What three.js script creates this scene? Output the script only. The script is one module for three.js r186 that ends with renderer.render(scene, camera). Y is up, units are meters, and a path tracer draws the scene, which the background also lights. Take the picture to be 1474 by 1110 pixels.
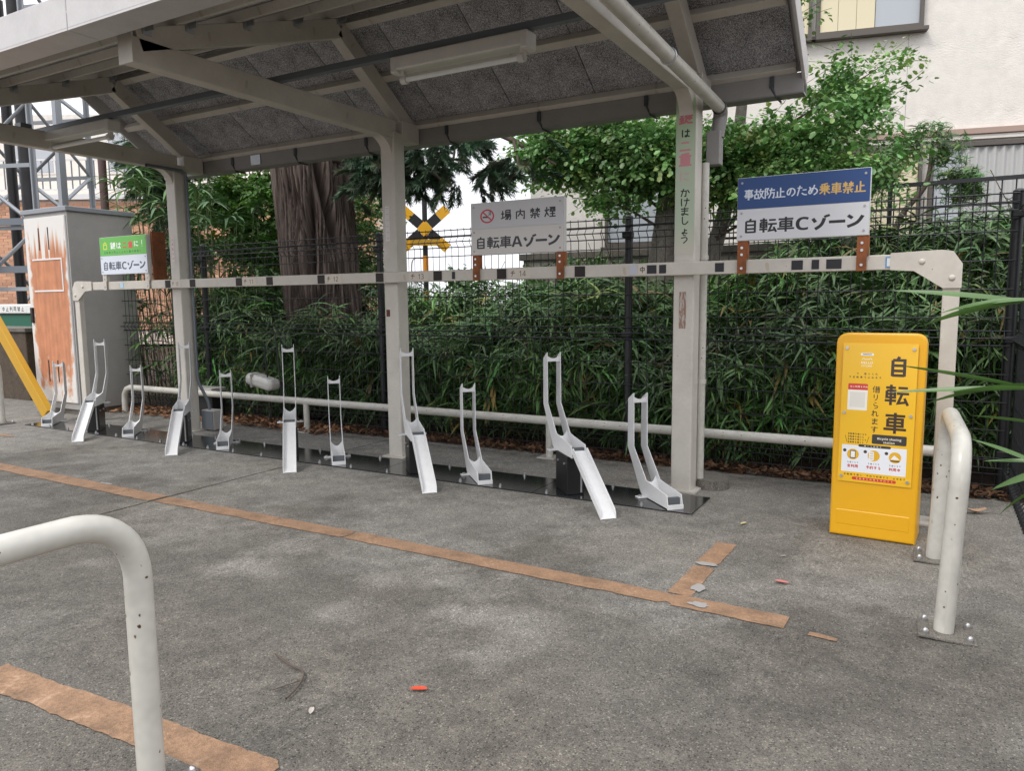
import * as THREE from 'three';
import { RoundedBoxGeometry } from 'three/addons/geometries/RoundedBoxGeometry.js';
import { mergeGeometries } from 'three/addons/utils/BufferGeometryUtils.js';
import { ImprovedNoise } from 'three/addons/math/ImprovedNoise.js';

// ---------------------------------------------------------------- camera, sky, sun, exposure
const scene = new THREE.Scene();
const camera = new THREE.PerspectiveCamera(54.83, 1474 / 1110, 0.05, 900);
const D2R = Math.PI / 180;
camera.rotation.order = 'YXZ';
camera.position.set(0, 1.4, 0);
camera.rotation.set(-6.51 * D2R, 29.64 * D2R, -0.555 * D2R);
scene.add(camera);

{ // overcast sky: brighter towards the zenith, faintly lavender
  const w = 64, h = 32, d = new Float32Array(w * h * 4);
  for (let y = 0; y < h; y++) for (let x = 0; x < w; x++) {
    const e = Math.sin(Math.max(0, (y + 0.5) / h - 0.5) * Math.PI), k = 0.80 + 0.62 * e, o = (y * w + x) * 4;
    d[o] = 0.975 * k; d[o + 1] = 0.985 * k; d[o + 2] = 1.04 * k; d[o + 3] = 1;
  }
  const t = new THREE.DataTexture(d, w, h, THREE.RGBAFormat, THREE.FloatType);
  t.mapping = THREE.EquirectangularReflectionMapping; t.magFilter = THREE.LinearFilter; t.minFilter = THREE.LinearFilter; t.needsUpdate = true;
  scene.background = t; scene.environment = t;
}
const sun = new THREE.DirectionalLight(new THREE.Color(1, 0.965, 0.91), 1.1);
sun.position.set(-7, 16, 7); sun.target.position.set(-3, 0, -5); sun.castShadow = true; sun.shadow.radius = 30;
sun.shadow.mapSize.set(2048, 2048);
Object.assign(sun.shadow.camera, { left: -22, right: 22, top: 22, bottom: -22, near: 0.5, far: 60 });
scene.add(sun, sun.target);
const renderer = new THREE.WebGLRenderer({ antialias: true });
renderer.toneMapping = THREE.LinearToneMapping;
renderer.toneMappingExposure = 1.5;
renderer.shadowMap.enabled = true;

// ---------------------------------------------------------------- helpers
function rng(seed) { let s = seed | 0; return () => { s = (s + 0x6d2b79f5) | 0; let t = Math.imul(s ^ (s >>> 15), 1 | s); t = (t + Math.imul(t ^ (t >>> 7), 61 | t)) ^ t; return ((t ^ (t >>> 14)) >>> 0) / 4294967296; }; }
const perlin = new ImprovedNoise();
const N = (x, y, z = 0.37) => perlin.noise(x, y, z);
const fbm = (x, y, z = 0.37, o = 4) => { let a = 0, k = 1, f = 1; for (let i = 0; i < o; i++) { a += k * N(x * f, y * f, z + i * 7.3); k *= 0.5; f *= 2; } return a; };
const V = (x, y, z) => new THREE.Vector3(x, y, z);
const lin = (r, g, b) => new THREE.Color().setRGB(r, g, b);
const used = new Map();
function numbered(name) { const n = used.get(name) ?? 0; used.set(name, n + 1); return n ? name + '_' + String(n).padStart(3, '0') : name; }
function thing(name, label, category, [x, y, z] = [0, 0, 0], turn = 0, group) {
  const o = new THREE.Group(); o.name = numbered(name); scene.add(o); o.position.set(x, y, z); o.rotation.y = turn;
  o.userData = { label, category }; if (group) o.userData.group = group; return o;
}
function metric(g) { // uv in metres by the dominant axis of each face normal
  const p = g.attributes.position, n = g.attributes.normal, uv = new Float32Array(p.count * 2);
  for (let i = 0; i < p.count; i++) {
    const ax = Math.abs(n.getX(i)), ay = Math.abs(n.getY(i)), az = Math.abs(n.getZ(i));
    const [u, v] = ay >= ax && ay >= az ? [p.getX(i), p.getZ(i)] : ax >= az ? [p.getZ(i), p.getY(i)] : [p.getX(i), p.getY(i)];
    uv[i * 2] = u + 0.5; uv[i * 2 + 1] = v + 0.5;
  }
  g.setAttribute('uv', new THREE.BufferAttribute(uv, 2)); return g;
}
const clean = (g) => { const r = g.index ? g.toNonIndexed() : g; for (const k of Object.keys(r.attributes)) if (!['position', 'normal', 'uv', 'color'].includes(k)) r.deleteAttribute(k); return r; };
const join = (list) => mergeGeometries(list.map(clean));
function bx(w, h, d, x = 0, y = 0, z = 0, r = 0) {
  const g = r ? new RoundedBoxGeometry(w, h, d, 2, Math.min(r, w / 2.01, h / 2.01, d / 2.01)) : new THREE.BoxGeometry(w, h, d);
  return metric(g).translate(x, y, z);
}
function rod(a, b, r, seg = 8, r2 = r) { // cylinder from a to b
  const d = b.clone().sub(a), L = d.length(), g = new THREE.CylinderGeometry(r2, r, L, seg, 1);
  const uv = g.attributes.uv; for (let i = 0; i < uv.count; i++) uv.setXY(i, uv.getX(i) * r * 6.28, uv.getY(i) * L);
  g.applyQuaternion(new THREE.Quaternion().setFromUnitVectors(V(0, 1, 0), d.normalize())); return g.translate((a.x + b.x) / 2, (a.y + b.y) / 2, (a.z + b.z) / 2);
}
function pipe(points, r, seg = 48, rad = 14, bend = 0) { // tube along straight runs with rounded corners
  const path = new THREE.CurvePath();
  if (bend) {
    let last = points[0];
    for (let i = 1; i < points.length - 1; i++) {
      const p = points[i], a = p.clone().add(points[i - 1].clone().sub(p).normalize().multiplyScalar(bend)), b = p.clone().add(points[i + 1].clone().sub(p).normalize().multiplyScalar(bend));
      path.add(new THREE.LineCurve3(last, a)); path.add(new THREE.QuadraticBezierCurve3(a, p.clone().lerp(a.clone().add(b).multiplyScalar(0.5), 0.16), b)); last = b;
    }
    path.add(new THREE.LineCurve3(last, points[points.length - 1]));
  } else return new THREE.TubeGeometry(new THREE.CatmullRomCurve3(points), seg, r, rad);
  const g = new THREE.TubeGeometry(path, seg, r, rad), L = path.getLength(), uv = g.attributes.uv;
  for (let i = 0; i < uv.count; i++) uv.setXY(i, uv.getX(i) * L, uv.getY(i) * r * 6.28);
  return g;
}
function slab(points, t, bevel = 0) { // extruded outline (x,y) of thickness t centred on z
  const s = new THREE.Shape(points.map(([x, y]) => new THREE.Vector2(x, y)));
  const g = new THREE.ExtrudeGeometry(s, { depth: t, bevelEnabled: !!bevel, bevelSize: bevel, bevelThickness: bevel, bevelSegments: 2, curveSegments: 6 });
  return metric(g.translate(0, 0, -t / 2));
}
function put(name, geo, m, parent, o = {}) {
  const mesh = new THREE.Mesh(Array.isArray(geo) ? join(geo) : geo, m); mesh.name = parent === scene ? numbered(name) : name;
  mesh.castShadow = mesh.receiveShadow = true; parent.add(mesh); Object.assign(mesh.userData, o); return mesh;
}
const single = (name, geo, m, label, category, group) => put(name, geo, m, scene, group ? { label, category, group } : { label, category });
const structure = (name, geo, m) => put(name, geo, m, scene, { kind: 'structure' });
function inst(name, geo, m, mats, cols, parent, o = {}) {
  const im = new THREE.InstancedMesh(geo, m, mats.length); mats.forEach((x, i) => { im.setMatrixAt(i, x); im.setColorAt(i, cols[i]); });
  im.name = name; im.castShadow = im.receiveShadow = true; Object.assign(im.userData, o); parent.add(im); return im;
}
function copyOf(o, [x, y, z], turn, label) { const c = o.clone(); c.name = numbered(o.name); c.userData = { ...o.userData, label }; c.position.set(x, y, z); c.rotation.y = turn; scene.add(c); return c; }

// ---------------------------------------------------------------- textures
function texture(size, fn, srgb = true) { // tiling is left to fn, which gets coordinates from 0 to 1 and gives rgb from 0 to 1
  const d = new Uint8Array(size * size * 4);
  for (let y = 0; y < size; y++) for (let x = 0; x < size; x++) { const c = fn(x / size, y / size), o = (y * size + x) * 4; for (let k = 0; k < 3; k++) d[o + k] = Math.max(0, Math.min(255, c[k] * 255)); d[o + 3] = 255; }
  const t = new THREE.DataTexture(d, size, size); t.wrapS = t.wrapT = THREE.RepeatWrapping; t.magFilter = THREE.LinearFilter; t.minFilter = THREE.LinearMipmapLinearFilter; t.generateMipmaps = true;
  if (srgb) t.colorSpace = THREE.SRGBColorSpace; t.needsUpdate = true; return t;
}
const tiled = (fn) => (u, v, f) => { // blends a noise with its shifted copies so that it tiles
  const a = fn(u * f, v * f), b = fn((u - 1) * f, v * f), c = fn(u * f, (v - 1) * f), d = fn((u - 1) * f, (v - 1) * f);
  return (a * (1 - u) + b * u) * (1 - v) + (c * (1 - u) + d * u) * v;
};
const tn = tiled((x, y) => fbm(x, y, 0.71, 4)), tn1 = tiled((x, y) => N(x, y, 3.3));
const R0 = rng(11);
const grain = new Float32Array(1024 * 1024).map(() => R0());
const repeat = (t, r) => { const c = t.clone(); c.repeat.set(r, r); c.needsUpdate = true; return c; };
const concreteMap = texture(1024, (u, v) => {
  const g = grain[(Math.floor(v * 1024) * 1024 + Math.floor(u * 1024))], g2 = grain[Math.floor(v * 512) * 1024 + Math.floor(u * 512)];
  const m = tn(u, v, 9), f = tn1(u, v, 60), scratch = Math.max(0, tn1(u, v * 0.25, 90) - 0.25);
  const g3 = grain[Math.floor(v * 256) * 1024 + 300 + Math.floor(u * 256)], g4 = grain[Math.floor(v * 128) * 1024 + 600 + Math.floor(u * 128)];
  let k = 0.66 + 0.12 * m + 0.10 * f + (g - 0.5) * 0.16 + (g2 - 0.5) * 0.22 + (g3 - 0.5) * 0.14 + (g4 - 0.5) * 0.04 + scratch * 0.25;
  if (g3 > 0.97) k += 0.18; if (g3 < 0.04) k -= 0.18;
  return [k * 1.0, k * 0.985, k * 0.955];
});
const concreteBump = texture(1024, (u, v) => { const g2 = grain[Math.floor(v * 512) * 1024 + Math.floor(u * 512)], k = 0.5 + 0.25 * tn1(u, v, 60) + (g2 - 0.5) * 0.5; return [k, k, k]; }, false);
const orangeMap = texture(512, (u, v) => { const g = grain[Math.floor(v * 512) * 1024 + Math.floor(u * 512)], m = tn(u, v, 7), f = tn1(u, v, 50), k = 0.92 + 0.2 * m + 0.16 * f + (g - 0.5) * 0.28; const w = m + f * 0.6 > 0.52 ? 0.5 : 0; return [0.70 * k + w * 0.04, 0.565 * k + w * 0.07, 0.45 * k + w * 0.10]; });
const paintMap = texture(512, (u, v) => { // cream paint with grime and small rust chips
  const m = tn(u, v, 5), f = tn1(u, v, 40), s = tn1(u + 0.3, v * 0.35, 26); let k = 0.95 + 0.07 * m + 0.03 * f; let c = [k, k * 0.985, k * 0.955];
  if (s > 0.62) c = [c[0] * 0.93, c[1] * 0.91, c[2] * 0.87]; if (tn1(u, v, 70) > 0.60) c = [0.42, 0.29, 0.22]; return c;
});
const pipeMap = texture(512, (u, v) => { const m = tn(u, v, 6), f = tn1(u, v, 40), k = 0.95 + 0.08 * m + 0.04 * f, c1 = tn1(u, v, 62), c2 = tn1(u + 0.2, v, 30) + 0.5 * tn1(u, v, 80), c3 = tn1(u * 0.4, v, 50); if (c1 > 0.555 || c2 > 0.82) return [0.36, 0.24, 0.17]; if (c1 > 0.50 || c3 > 0.6) return [k * 0.84, k * 0.79, k * 0.72]; return [k, k * 0.99, k * 0.965]; });
const boardMap = texture(512, (u, v) => { const g = grain[Math.floor(v * 512) * 1024 + Math.floor(u * 512)], g2 = grain[Math.floor(v * 256) * 1024 + 700 + Math.floor(u * 256)]; const k = 0.70 + (g - 0.5) * 0.35 + (g2 - 0.5) * 0.55 + 0.2 * tn(u, v, 6); return [k, k, k * 1.01]; });
const boardBump = texture(512, (u, v) => { const g2 = grain[Math.floor(v * 256) * 1024 + 700 + Math.floor(u * 256)]; return [g2, g2, g2]; }, false);
const rustMap = texture(256, (u, v) => { const m = tn(u, v, 5), f = tn1(u, v, 30), k = 0.9 + 0.4 * m + 0.25 * f; return [0.62 * k, 0.37 * k, 0.22 * k]; });
const stuccoMap = texture(512, (u, v) => { const k = 0.95 + 0.05 * tn(u, v, 6) + 0.03 * tn1(u, v, 60); return [k, k * 0.985, k * 0.965]; });
const stuccoBump = texture(512, (u, v) => { const k = 0.5 + 0.3 * tn1(u * 0.5, v * 1.6, 50) + 0.25 * tn1(u, v, 70); return [k, k, k]; }, false);
const soilMap = texture(512, (u, v) => { const g = grain[Math.floor(v * 512) * 1024 + Math.floor(u * 512)], k = 0.75 + 0.3 * tn(u, v, 8) + 0.3 * tn1(u, v, 50) + (g - 0.5) * 0.3; return [0.42 * k, 0.33 * k, 0.25 * k]; });

// ---------------------------------------------------------------- lettering: stroke glyphs on a 100 x 100 grid
const GL = {
  自: '25,20 25,96|25,20 75,20 75,96|25,45 75,45|25,70 75,70|25,92 75,92|52,3 44,20', 転: '5,18 45,18|9,32 9,62 42,62 42,32 9,32|9,47 42,47|2,77 48,77|26,4 26,98|55,18 93,18|50,44 99,44|72,44 56,88 90,82|81,64 96,97',
  車: '10,17 90,17|20,32 80,32 80,64 20,64 20,32|20,48 80,48|4,79 96,79|50,3 50,99', ゾ: '12,24 28,50|76,24 70,54 50,82 26,96~|80,6 87,20|93,2 99,16', ー: '6,52 94,52', ン: '12,16 36,36|10,90 50,76 76,50 90,20~',
  場: '5,38 35,38|20,10 20,80|3,84 36,72|48,8 88,8 88,42 48,42 48,8|48,25 88,25|40,52 97,52|55,52 38,74|50,64 92,64 88,94 78,92|65,66 45,94|78,66 60,96', 内: '15,28 15,96|15,28 85,28 85,94 74,92|50,6 50,40 28,72|50,45 72,70',
  禁: '8,20 46,20|27,4 27,48|26,22 8,44|28,24 44,40|54,20 94,20|73,4 73,48|72,22 54,42|74,22 94,44|25,54 75,54|8,68 92,68|50,68 50,96 40,93|30,76 14,93|68,76 86,92',
  煙: '22,6 22,50 5,94|22,55 38,84|8,28 12,46|38,24 32,42|46,12 97,12|52,24 92,24 92,46 52,46 52,24|65,12 65,46|79,12 79,46|50,68 94,68|72,50 72,92|44,92 99,92',
  事: '10,14 90,14|25,24 75,24 75,38 25,38 25,24|15,50 80,50 80,74|5,62 95,62|15,74 80,74|50,4 50,94 38,92', 故: '5,28 45,28|25,6 25,52|10,54 42,54 42,88 10,88 10,54|65,5 50,40|56,28 97,28|84,28 74,60 48,95|58,42 72,70 97,95',
  防: '10,8 10,96|10,8 36,8 24,34 36,56 22,66|66,5 66,24|45,24 97,24|60,24 58,60 40,94|60,48 90,48 86,92 74,90', 止: '52,8 52,90|52,45 85,45|24,40 24,90|5,90 96,90', の: '50,20 44,60 28,82 14,66 20,38 48,20 78,30 86,56 74,80 54,90~',
  た: '10,25 52,25|32,6 10,92|55,45 90,43|50,68 56,86 94,86~', め: '20,22 40,78|62,8 44,62 22,86 10,66 30,38 66,34 90,56 80,82 56,92~', 乗: '75,6 20,14|8,30 92,30|15,42 85,42|5,54 95,54|28,18 28,64|72,18 72,64|50,12 50,98|46,58 8,88|54,58 94,88',
  鍵: '22,4 3,30|22,4 40,26|10,36 36,36|4,56 40,56|22,36 22,88|10,66 14,80|34,64 29,80|2,92 42,88|60,14 92,14 92,46|54,30 98,30|60,46 92,46|58,60 96,60|76,4 76,76|46,20 56,20 48,46 56,48 44,92|46,66 66,90 98,92',
  は: '18,12 12,60 20,92~|40,32 94,32|70,8 70,80 54,92 42,82 54,70 92,90~', 二: '18,22 82,22|6,84 94,84', 重: '80,6 20,12|5,24 95,24|20,36 80,36 80,64 20,64 20,36|20,50 80,50|14,78 86,78|4,94 96,94|50,8 50,94', に: '18,12 12,60 20,92~|45,26 88,26|42,60 46,84 92,84~',
  か: '8,32 62,32 58,86 42,86|36,8 12,90|74,22 94,54', け: '18,12 12,60 20,92~|40,34 96,34|72,8 72,60 54,96~', ま: '12,24 88,24|16,46 84,46|50,6 50,80 32,92 16,80 34,68 88,90~', し: '28,8 26,72 42,92 66,86 86,60~', ょ: '52,40 52,84 36,94 24,84 40,76 80,92~|52,58 76,58',
  う: '35,8 66,16|18,42 60,30 80,46 74,70 40,96~', 借: '30,5 6,48|20,34 20,96|38,22 97,22|34,42 99,42|54,6 54,42|80,6 80,42|46,54 88,54 88,94 46,94 46,54|46,74 88,74', り: '28,12 24,52 32,60~|68,10 72,50 60,80 38,95~', ら: '35,8 62,16|30,28 26,60 60,50 80,66 70,88 36,94~',
  れ: '26,6 26,96|8,28 38,28 6,80|38,34 62,22 68,40 66,78 78,90 94,72~', す: '8,24 92,24|56,6 56,60 40,68 32,54 44,42 56,54 54,80 38,96~', 中: '18,28 82,28 82,62 18,62 18,28|50,4 50,98', チ: '75,10 25,20|8,42 92,42|52,15 48,70 28,95~', '！': '50,5 50,68|50,86 50,95',
  予: '20,10 80,10 52,32|30,26 62,44|6,46 94,46 80,62|50,46 50,94 36,90', 約: '28,5 10,30 32,36 8,62 42,58|26,60 26,96|8,72 12,90|40,70 44,86|62,6 48,40|58,26 92,26 88,92 74,88|60,46 72,66', 会: '50,4 6,40|50,4 94,40|30,40 70,40|14,58 86,58|44,58 26,90 78,86|64,72 84,96', 利: '44,6 10,16|4,34 54,34|28,14 28,96|26,38 4,70|32,40 52,62|68,16 68,70|90,4 90,94 78,90', 用: '16,10 16,60 6,94|16,10 86,10 86,94 74,92|16,36 86,36|16,62 86,62|50,10 50,94', 'を': '14,22 80,20|46,6 20,56 56,44 56,72~|88,38 40,66 44,92 86,90~', 'で': '10,22 88,18 50,40 44,72 74,92~|70,48 78,60|84,42 92,54', 'き': '14,26 82,20|14,46 86,40|40,6 72,66 34,60~|24,72 40,92 72,90~', 'る': '24,12 74,12 22,62 60,46 82,66 62,92 38,84 58,76~',
};
function glyph(g, ch, x, y, s, lw, color, sx = 1) { // centred on x, y
  if (!GL[ch]) { g.fillStyle = color; g.font = 'bold ' + s * 1.12 + 'px sans-serif'; g.textAlign = 'center'; g.textBaseline = 'middle'; g.save(); g.translate(x, y); g.scale(sx, 1); g.fillText(ch, 0, s * 0.04); g.restore(); return; }
  g.strokeStyle = color; g.lineWidth = lw; g.lineCap = 'butt'; g.lineJoin = 'miter'; g.miterLimit = 3;
  for (const st of GL[ch].split('|')) {
    const curve = st.endsWith('~'), p = st.replace('~', '').split(' ').map((q) => q.split(',').map(Number)).map(([a, b]) => [x + (a - 50) / 100 * s * sx, y + (b - 50) / 100 * s]);
    g.beginPath(); g.moveTo(...p[0]);
    if (curve) { for (let i = 1; i < p.length - 1; i++) { const e = i === p.length - 2 ? p[i + 1] : [(p[i][0] + p[i + 1][0]) / 2, (p[i][1] + p[i + 1][1]) / 2]; g.quadraticCurveTo(...p[i], ...e); } } else p.slice(1).forEach((q) => g.lineTo(...q));
    g.stroke();
  }
}
function text(g, str, x, y, s, lw, color, step = s, sx = 1) { [...str].forEach((ch, i) => glyph(g, ch, x + i * step, y, s, lw, color, sx)); }
function canvasTex(w, h, draw) { const c = document.createElement('canvas'); c.width = w; c.height = h; const g = c.getContext('2d'); draw(g, w, h); const t = new THREE.CanvasTexture(c); t.colorSpace = THREE.SRGBColorSpace; t.anisotropy = 8; return t; }
const printed = (t, rough = 0.45) => new THREE.MeshStandardMaterial({ map: t, roughness: rough });

// ---------------------------------------------------------------- materials
const std = (color, roughness, extra = {}) => new THREE.MeshStandardMaterial({ color, roughness, ...extra });
const M = {
  paint: std(lin(0.635, 0.62, 0.59), 0.45, { map: paintMap }),
  paintPipe: std(lin(0.60, 0.595, 0.565), 0.34, { map: pipeMap }),
  beam: std(lin(0.645, 0.625, 0.59), 0.5, { map: paintMap }),
  board: std(lin(0.76, 0.76, 0.78), 0.95, { map: boardMap, bumpMap: boardBump, bumpScale: 0.004 }),
  roofSheet: std(lin(0.62, 0.62, 0.64), 0.4, { map: stuccoMap }),
  gutter: std(lin(0.30, 0.30, 0.30), 0.5, { map: stuccoMap }),
  darkSteel: std(lin(0.05, 0.055, 0.065), 0.5), conduit: std(lin(0.16, 0.18, 0.20), 0.4, { metalness: 0.3 }),
  lampWhite: std(lin(0.72, 0.73, 0.71), 0.35, { map: stuccoMap }), tube: std(lin(0.80, 0.82, 0.80), 0.15), galv: std(lin(0.5, 0.52, 0.54), 0.4, { metalness: 0.7 }),
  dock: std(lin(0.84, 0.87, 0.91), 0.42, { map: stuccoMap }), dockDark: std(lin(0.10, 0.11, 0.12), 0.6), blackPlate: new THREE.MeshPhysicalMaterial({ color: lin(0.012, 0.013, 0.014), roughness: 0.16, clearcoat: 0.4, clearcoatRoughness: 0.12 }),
  blackBox: std(lin(0.012, 0.012, 0.013), 0.3), bolt: std(lin(0.6, 0.6, 0.6), 0.3, { metalness: 0.9 }), rust: std(lin(1, 1, 1), 0.85, { map: rustMap }),
  fence: std(lin(0.012, 0.013, 0.015), 0.38), signEdge: std(lin(0.66, 0.66, 0.64), 0.5), wood: std(lin(0.62, 0.62, 0.6), 0.8, { map: rustMap }),
  yellow: std(lin(0.80, 0.41, 0.008), 0.32), yellowSteel: std(lin(0.62, 0.36, 0.025), 0.5, { map: stuccoMap }),
  concrete: std(lin(0.345, 0.335, 0.315), 0.92, { map: concreteMap, bumpMap: concreteBump, bumpScale: 0.003, vertexColors: true }),
  plainConcrete: std(lin(0.36, 0.34, 0.31), 0.95, { map: concreteMap }), orange: std(lin(0.80, 0.78, 0.76), 0.9, { map: orangeMap, bumpMap: concreteBump, bumpScale: 0.003 }), chip: std(lin(0.36, 0.36, 0.36), 0.95, { map: stuccoMap }),
  soil: std(lin(0.55, 0.52, 0.5), 1, { map: soilMap }), stucco: std(lin(0.86, 0.845, 0.815), 0.9, { map: stuccoMap, bumpMap: stuccoBump, bumpScale: 0.0035 }), shutter: std(lin(0.74, 0.66, 0.46), 0.6), alu: std(lin(0.12, 0.105, 0.09), 0.45, { metalness: 0.4 }),
  glass: new THREE.MeshPhysicalMaterial({ color: lin(0.42, 0.45, 0.48), roughness: 0.12, clearcoat: 1, clearcoatRoughness: 0.05 }), curtain: std(lin(0.55, 0.55, 0.54), 0.95), trim: std(lin(0.40, 0.29, 0.24), 0.7),
  grey: std(lin(0.42, 0.42, 0.415), 0.6, { map: stuccoMap }), steel: std(lin(0.30, 0.32, 0.34), 0.5, { metalness: 0.35 }), black: std(lin(0.015, 0.015, 0.016), 0.5), pipeBrown: std(lin(0.09, 0.05, 0.045), 0.6), green: std(lin(0.01, 0.12, 0.07), 0.5), white: std(lin(0.75, 0.75, 0.74), 0.5),
  cane: std(lin(0.10, 0.13, 0.05), 0.7), bark: std(lin(1, 1, 1), 0.95, { vertexColors: true }), limb: std(lin(0.10, 0.075, 0.06), 0.95), limbGrey: std(lin(0.46, 0.43, 0.39), 0.95, { map: concreteMap }), brick: std(lin(0.66, 0.38, 0.25), 0.9, { map: stuccoMap }), mortar: std(lin(0.7, 0.58, 0.5), 0.95),
};
const leafMat = (r, g, b, rough = 0.45, tr = 0.3) => tr < 0.2 ? std(lin(r, g, b), rough, { side: THREE.DoubleSide }) : new THREE.MeshPhysicalMaterial({ color: lin(r, g, b), roughness: rough, transmission: tr, thickness: 0, side: THREE.DoubleSide });

// ---------------------------------------------------------------- ground
structure('ground', metric(new THREE.PlaneGeometry(600, 600).rotateX(-Math.PI / 2)).translate(0, -0.09, 0), M.soil);
function pavement(x0, x1, z0, z1) { // one cast slab; coarse tone patches as vertex colours
  const w = x1 - x0, d = z1 - z0, g = new THREE.BoxGeometry(w, 0.12, d, Math.round(w / 0.07), 1, Math.round(d / 0.07)); g.translate((x0 + x1) / 2, -0.06, (z0 + z1) / 2); metric(g);
  const p = g.attributes.position, c = new Float32Array(p.count * 3), uv = g.attributes.uv;
  for (let i = 0; i < p.count; i++) {
    const x = p.getX(i), z = p.getZ(i); const aisle = THREE.MathUtils.smoothstep(z + 3.15 + 1.5 * fbm(x * 0.9, z * 0.9, 12.3, 5) + 0.9 * fbm(x * 4, z * 4, 7.7, 3), -0.5, 0.5);
    let k = (1.38 - 0.52 * aisle) * (1 + 0.10 * fbm(x * 0.7, z * 1.0, 4.1, 4) + 0.09 * fbm(x * 3.1, z * 4.0, 9.4, 4) + 0.12 * N(x * 9, z * 9, 2.2));
    const blot = fbm(x * 1.1 + 5, z * 1.3, 1.7, 4); if (blot > 0.22) k *= 1 - (blot - 0.22) * 0.5;
    const pale = fbm(x * 0.8 - 3, z * 1.8 + 8, 6.6, 4); if (pale > 0.2) k *= 1 + (pale - 0.2) * 0.08;
    const warm = 0.02 * aisle + 0.03 * fbm(x * 0.7 + 20, z * 0.7, 5.5, 3);
    c.set([k * (1 + warm), k, k * (1 - warm * 1.3)], i * 3); uv.setXY(i, uv.getX(i) / 1.35, uv.getY(i) / 1.35);
  }
  g.setAttribute('color', new THREE.BufferAttribute(c, 3)); structure('concrete_pavement', g, M.concrete);
}
pavement(-14, -4.825, -6.28, 3.5); pavement(-4.803, 0.62, -6.28, 3.5); structure('slab_joint', bx(0.0218, 0.02, 9.78, -4.814, -0.035, -1.39), M.black);

const RJ = rng(5);
function stripe(pts, wid, seed, endJag = 0.5) { // worn paint with a ragged edge: outline along the polyline of the centre
  const R = rng(seed), L = [], Rr = [];
  for (let k = 0; k < pts.length - 1; k++) {
    const [ax, az] = pts[k], [bx_, bz] = pts[k + 1], len = Math.hypot(bx_ - ax, bz - az), n = Math.max(2, Math.round(len / 0.03)), nx = -(bz - az) / len, nz = (bx_ - ax) / len;
    for (let i = 0; i <= n; i++) {
      const t = i / n, x = ax + (bx_ - ax) * t, z = az + (bz - az) * t, e = 0.018, ed = t > 0.985 ? -wid * endJag * R() : 0;
      L.push([x + nx * (wid / 2 + ed - Math.max(0, N(x * 5, z * 5, seed)) * 0.018 - R() * e * 0.45), z + nz * (wid / 2 + ed - Math.max(0, N(x * 5, z * 5, seed)) * 0.018 - R() * e * 0.45)]);
      Rr.push([x - nx * (wid / 2 + ed - Math.max(0, N(x * 4 + 9, z * 4, seed)) * 0.016 - R() * e * 0.45), z - nz * (wid / 2 + ed - Math.max(0, N(x * 4 + 9, z * 4, seed)) * 0.016 - R() * e * 0.45)]);
    }
  }
  const g = new THREE.ShapeGeometry(new THREE.Shape([...L, ...Rr.reverse()].map(([x, z]) => new THREE.Vector2(x, -z)))).rotateX(-Math.PI / 2).translate(0, 0.004, 0);
  const m = metric(g), uv = m.attributes.uv; for (let i = 0; i < uv.count; i++) uv.setXY(i, uv.getX(i) / 0.8, uv.getY(i) / 0.8); return m;
}
const paintThing = (geo) => structure('painted_line', geo, M.orange);
paintThing(stripe([[-11.5, -3.42], [-7.05, -3.33], [-5.0, -3.30], [-4.83, -3.295]], 0.165, 1, 0.1));
paintThing(stripe([[-4.79, -3.30], [-3.01, -3.305], [-1.0, -3.275], [-0.50, -3.26]], 0.145, 2));
paintThing(stripe([[-1.0, -3.345], [-0.995, -3.78]], 0.125, 3, 0.7));
paintThing(stripe([[-0.995, -3.83], [-0.985, -4.05], [-0.985, -4.20]], 0.125, 4, 0.2));
paintThing(stripe([[-0.40, -3.20], [-0.29, -3.185]], 0.05, 7));
paintThing(stripe([[-6.2, -1.30], [-3.1, -1.36], [-1.66, -1.43]], 0.155, 6, 0.25));
paintThing(stripe([[-9.2, -4.22], [-8.9, -4.2], [-8.55, -4.19]], 0.07, 8)); paintThing(stripe([[-9.9, -4.16], [-9.5, -4.13]], 0.06, 9));
for (const [x, z, w, d, s] of [[-0.985, -3.805, 0.12, 0.05, 1], [-0.94, -3.46, 0.06, 0.10, 2], [-0.88, -3.265, 0.09, 0.05, 3], [-5.6, -3.385, 0.15, 0.03, 6]]) {
  const pts = []; for (let i = 0; i < 26; i++) { const a = i / 26 * 6.283, r = 0.5 + 0.28 * N(Math.cos(a) * 1.6 + s * 9, Math.sin(a) * 1.6, s); pts.push(new THREE.Vector2(x + Math.cos(a) * r * w, -(z + Math.sin(a) * r * d))); }
  structure('bare_concrete_patch', metric(new THREE.ShapeGeometry(new THREE.Shape(pts)).rotateX(-Math.PI / 2).translate(0, 0.008, 0)), M.chip);
}

// bank behind the fence
const hill = (x, z) => { const t = THREE.MathUtils.smoothstep(-z, 6.5, 9.2), s = THREE.MathUtils.smoothstep(x, -6.5, -2.2); return -0.05 + t * (0.25 + 1.4 * s) + 0.06 * N(x * 1.3, z * 1.3, 2); };
{
  const g = new THREE.PlaneGeometry(20, 8, 100, 44).rotateX(-Math.PI / 2).translate(-1.5, 0, -10.29), p = g.attributes.position;
  for (let i = 0; i < p.count; i++) p.setY(i, hill(p.getX(i), p.getZ(i))); g.computeVertexNormals(); structure('planted_bank', metric(g), M.soil);
}

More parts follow.
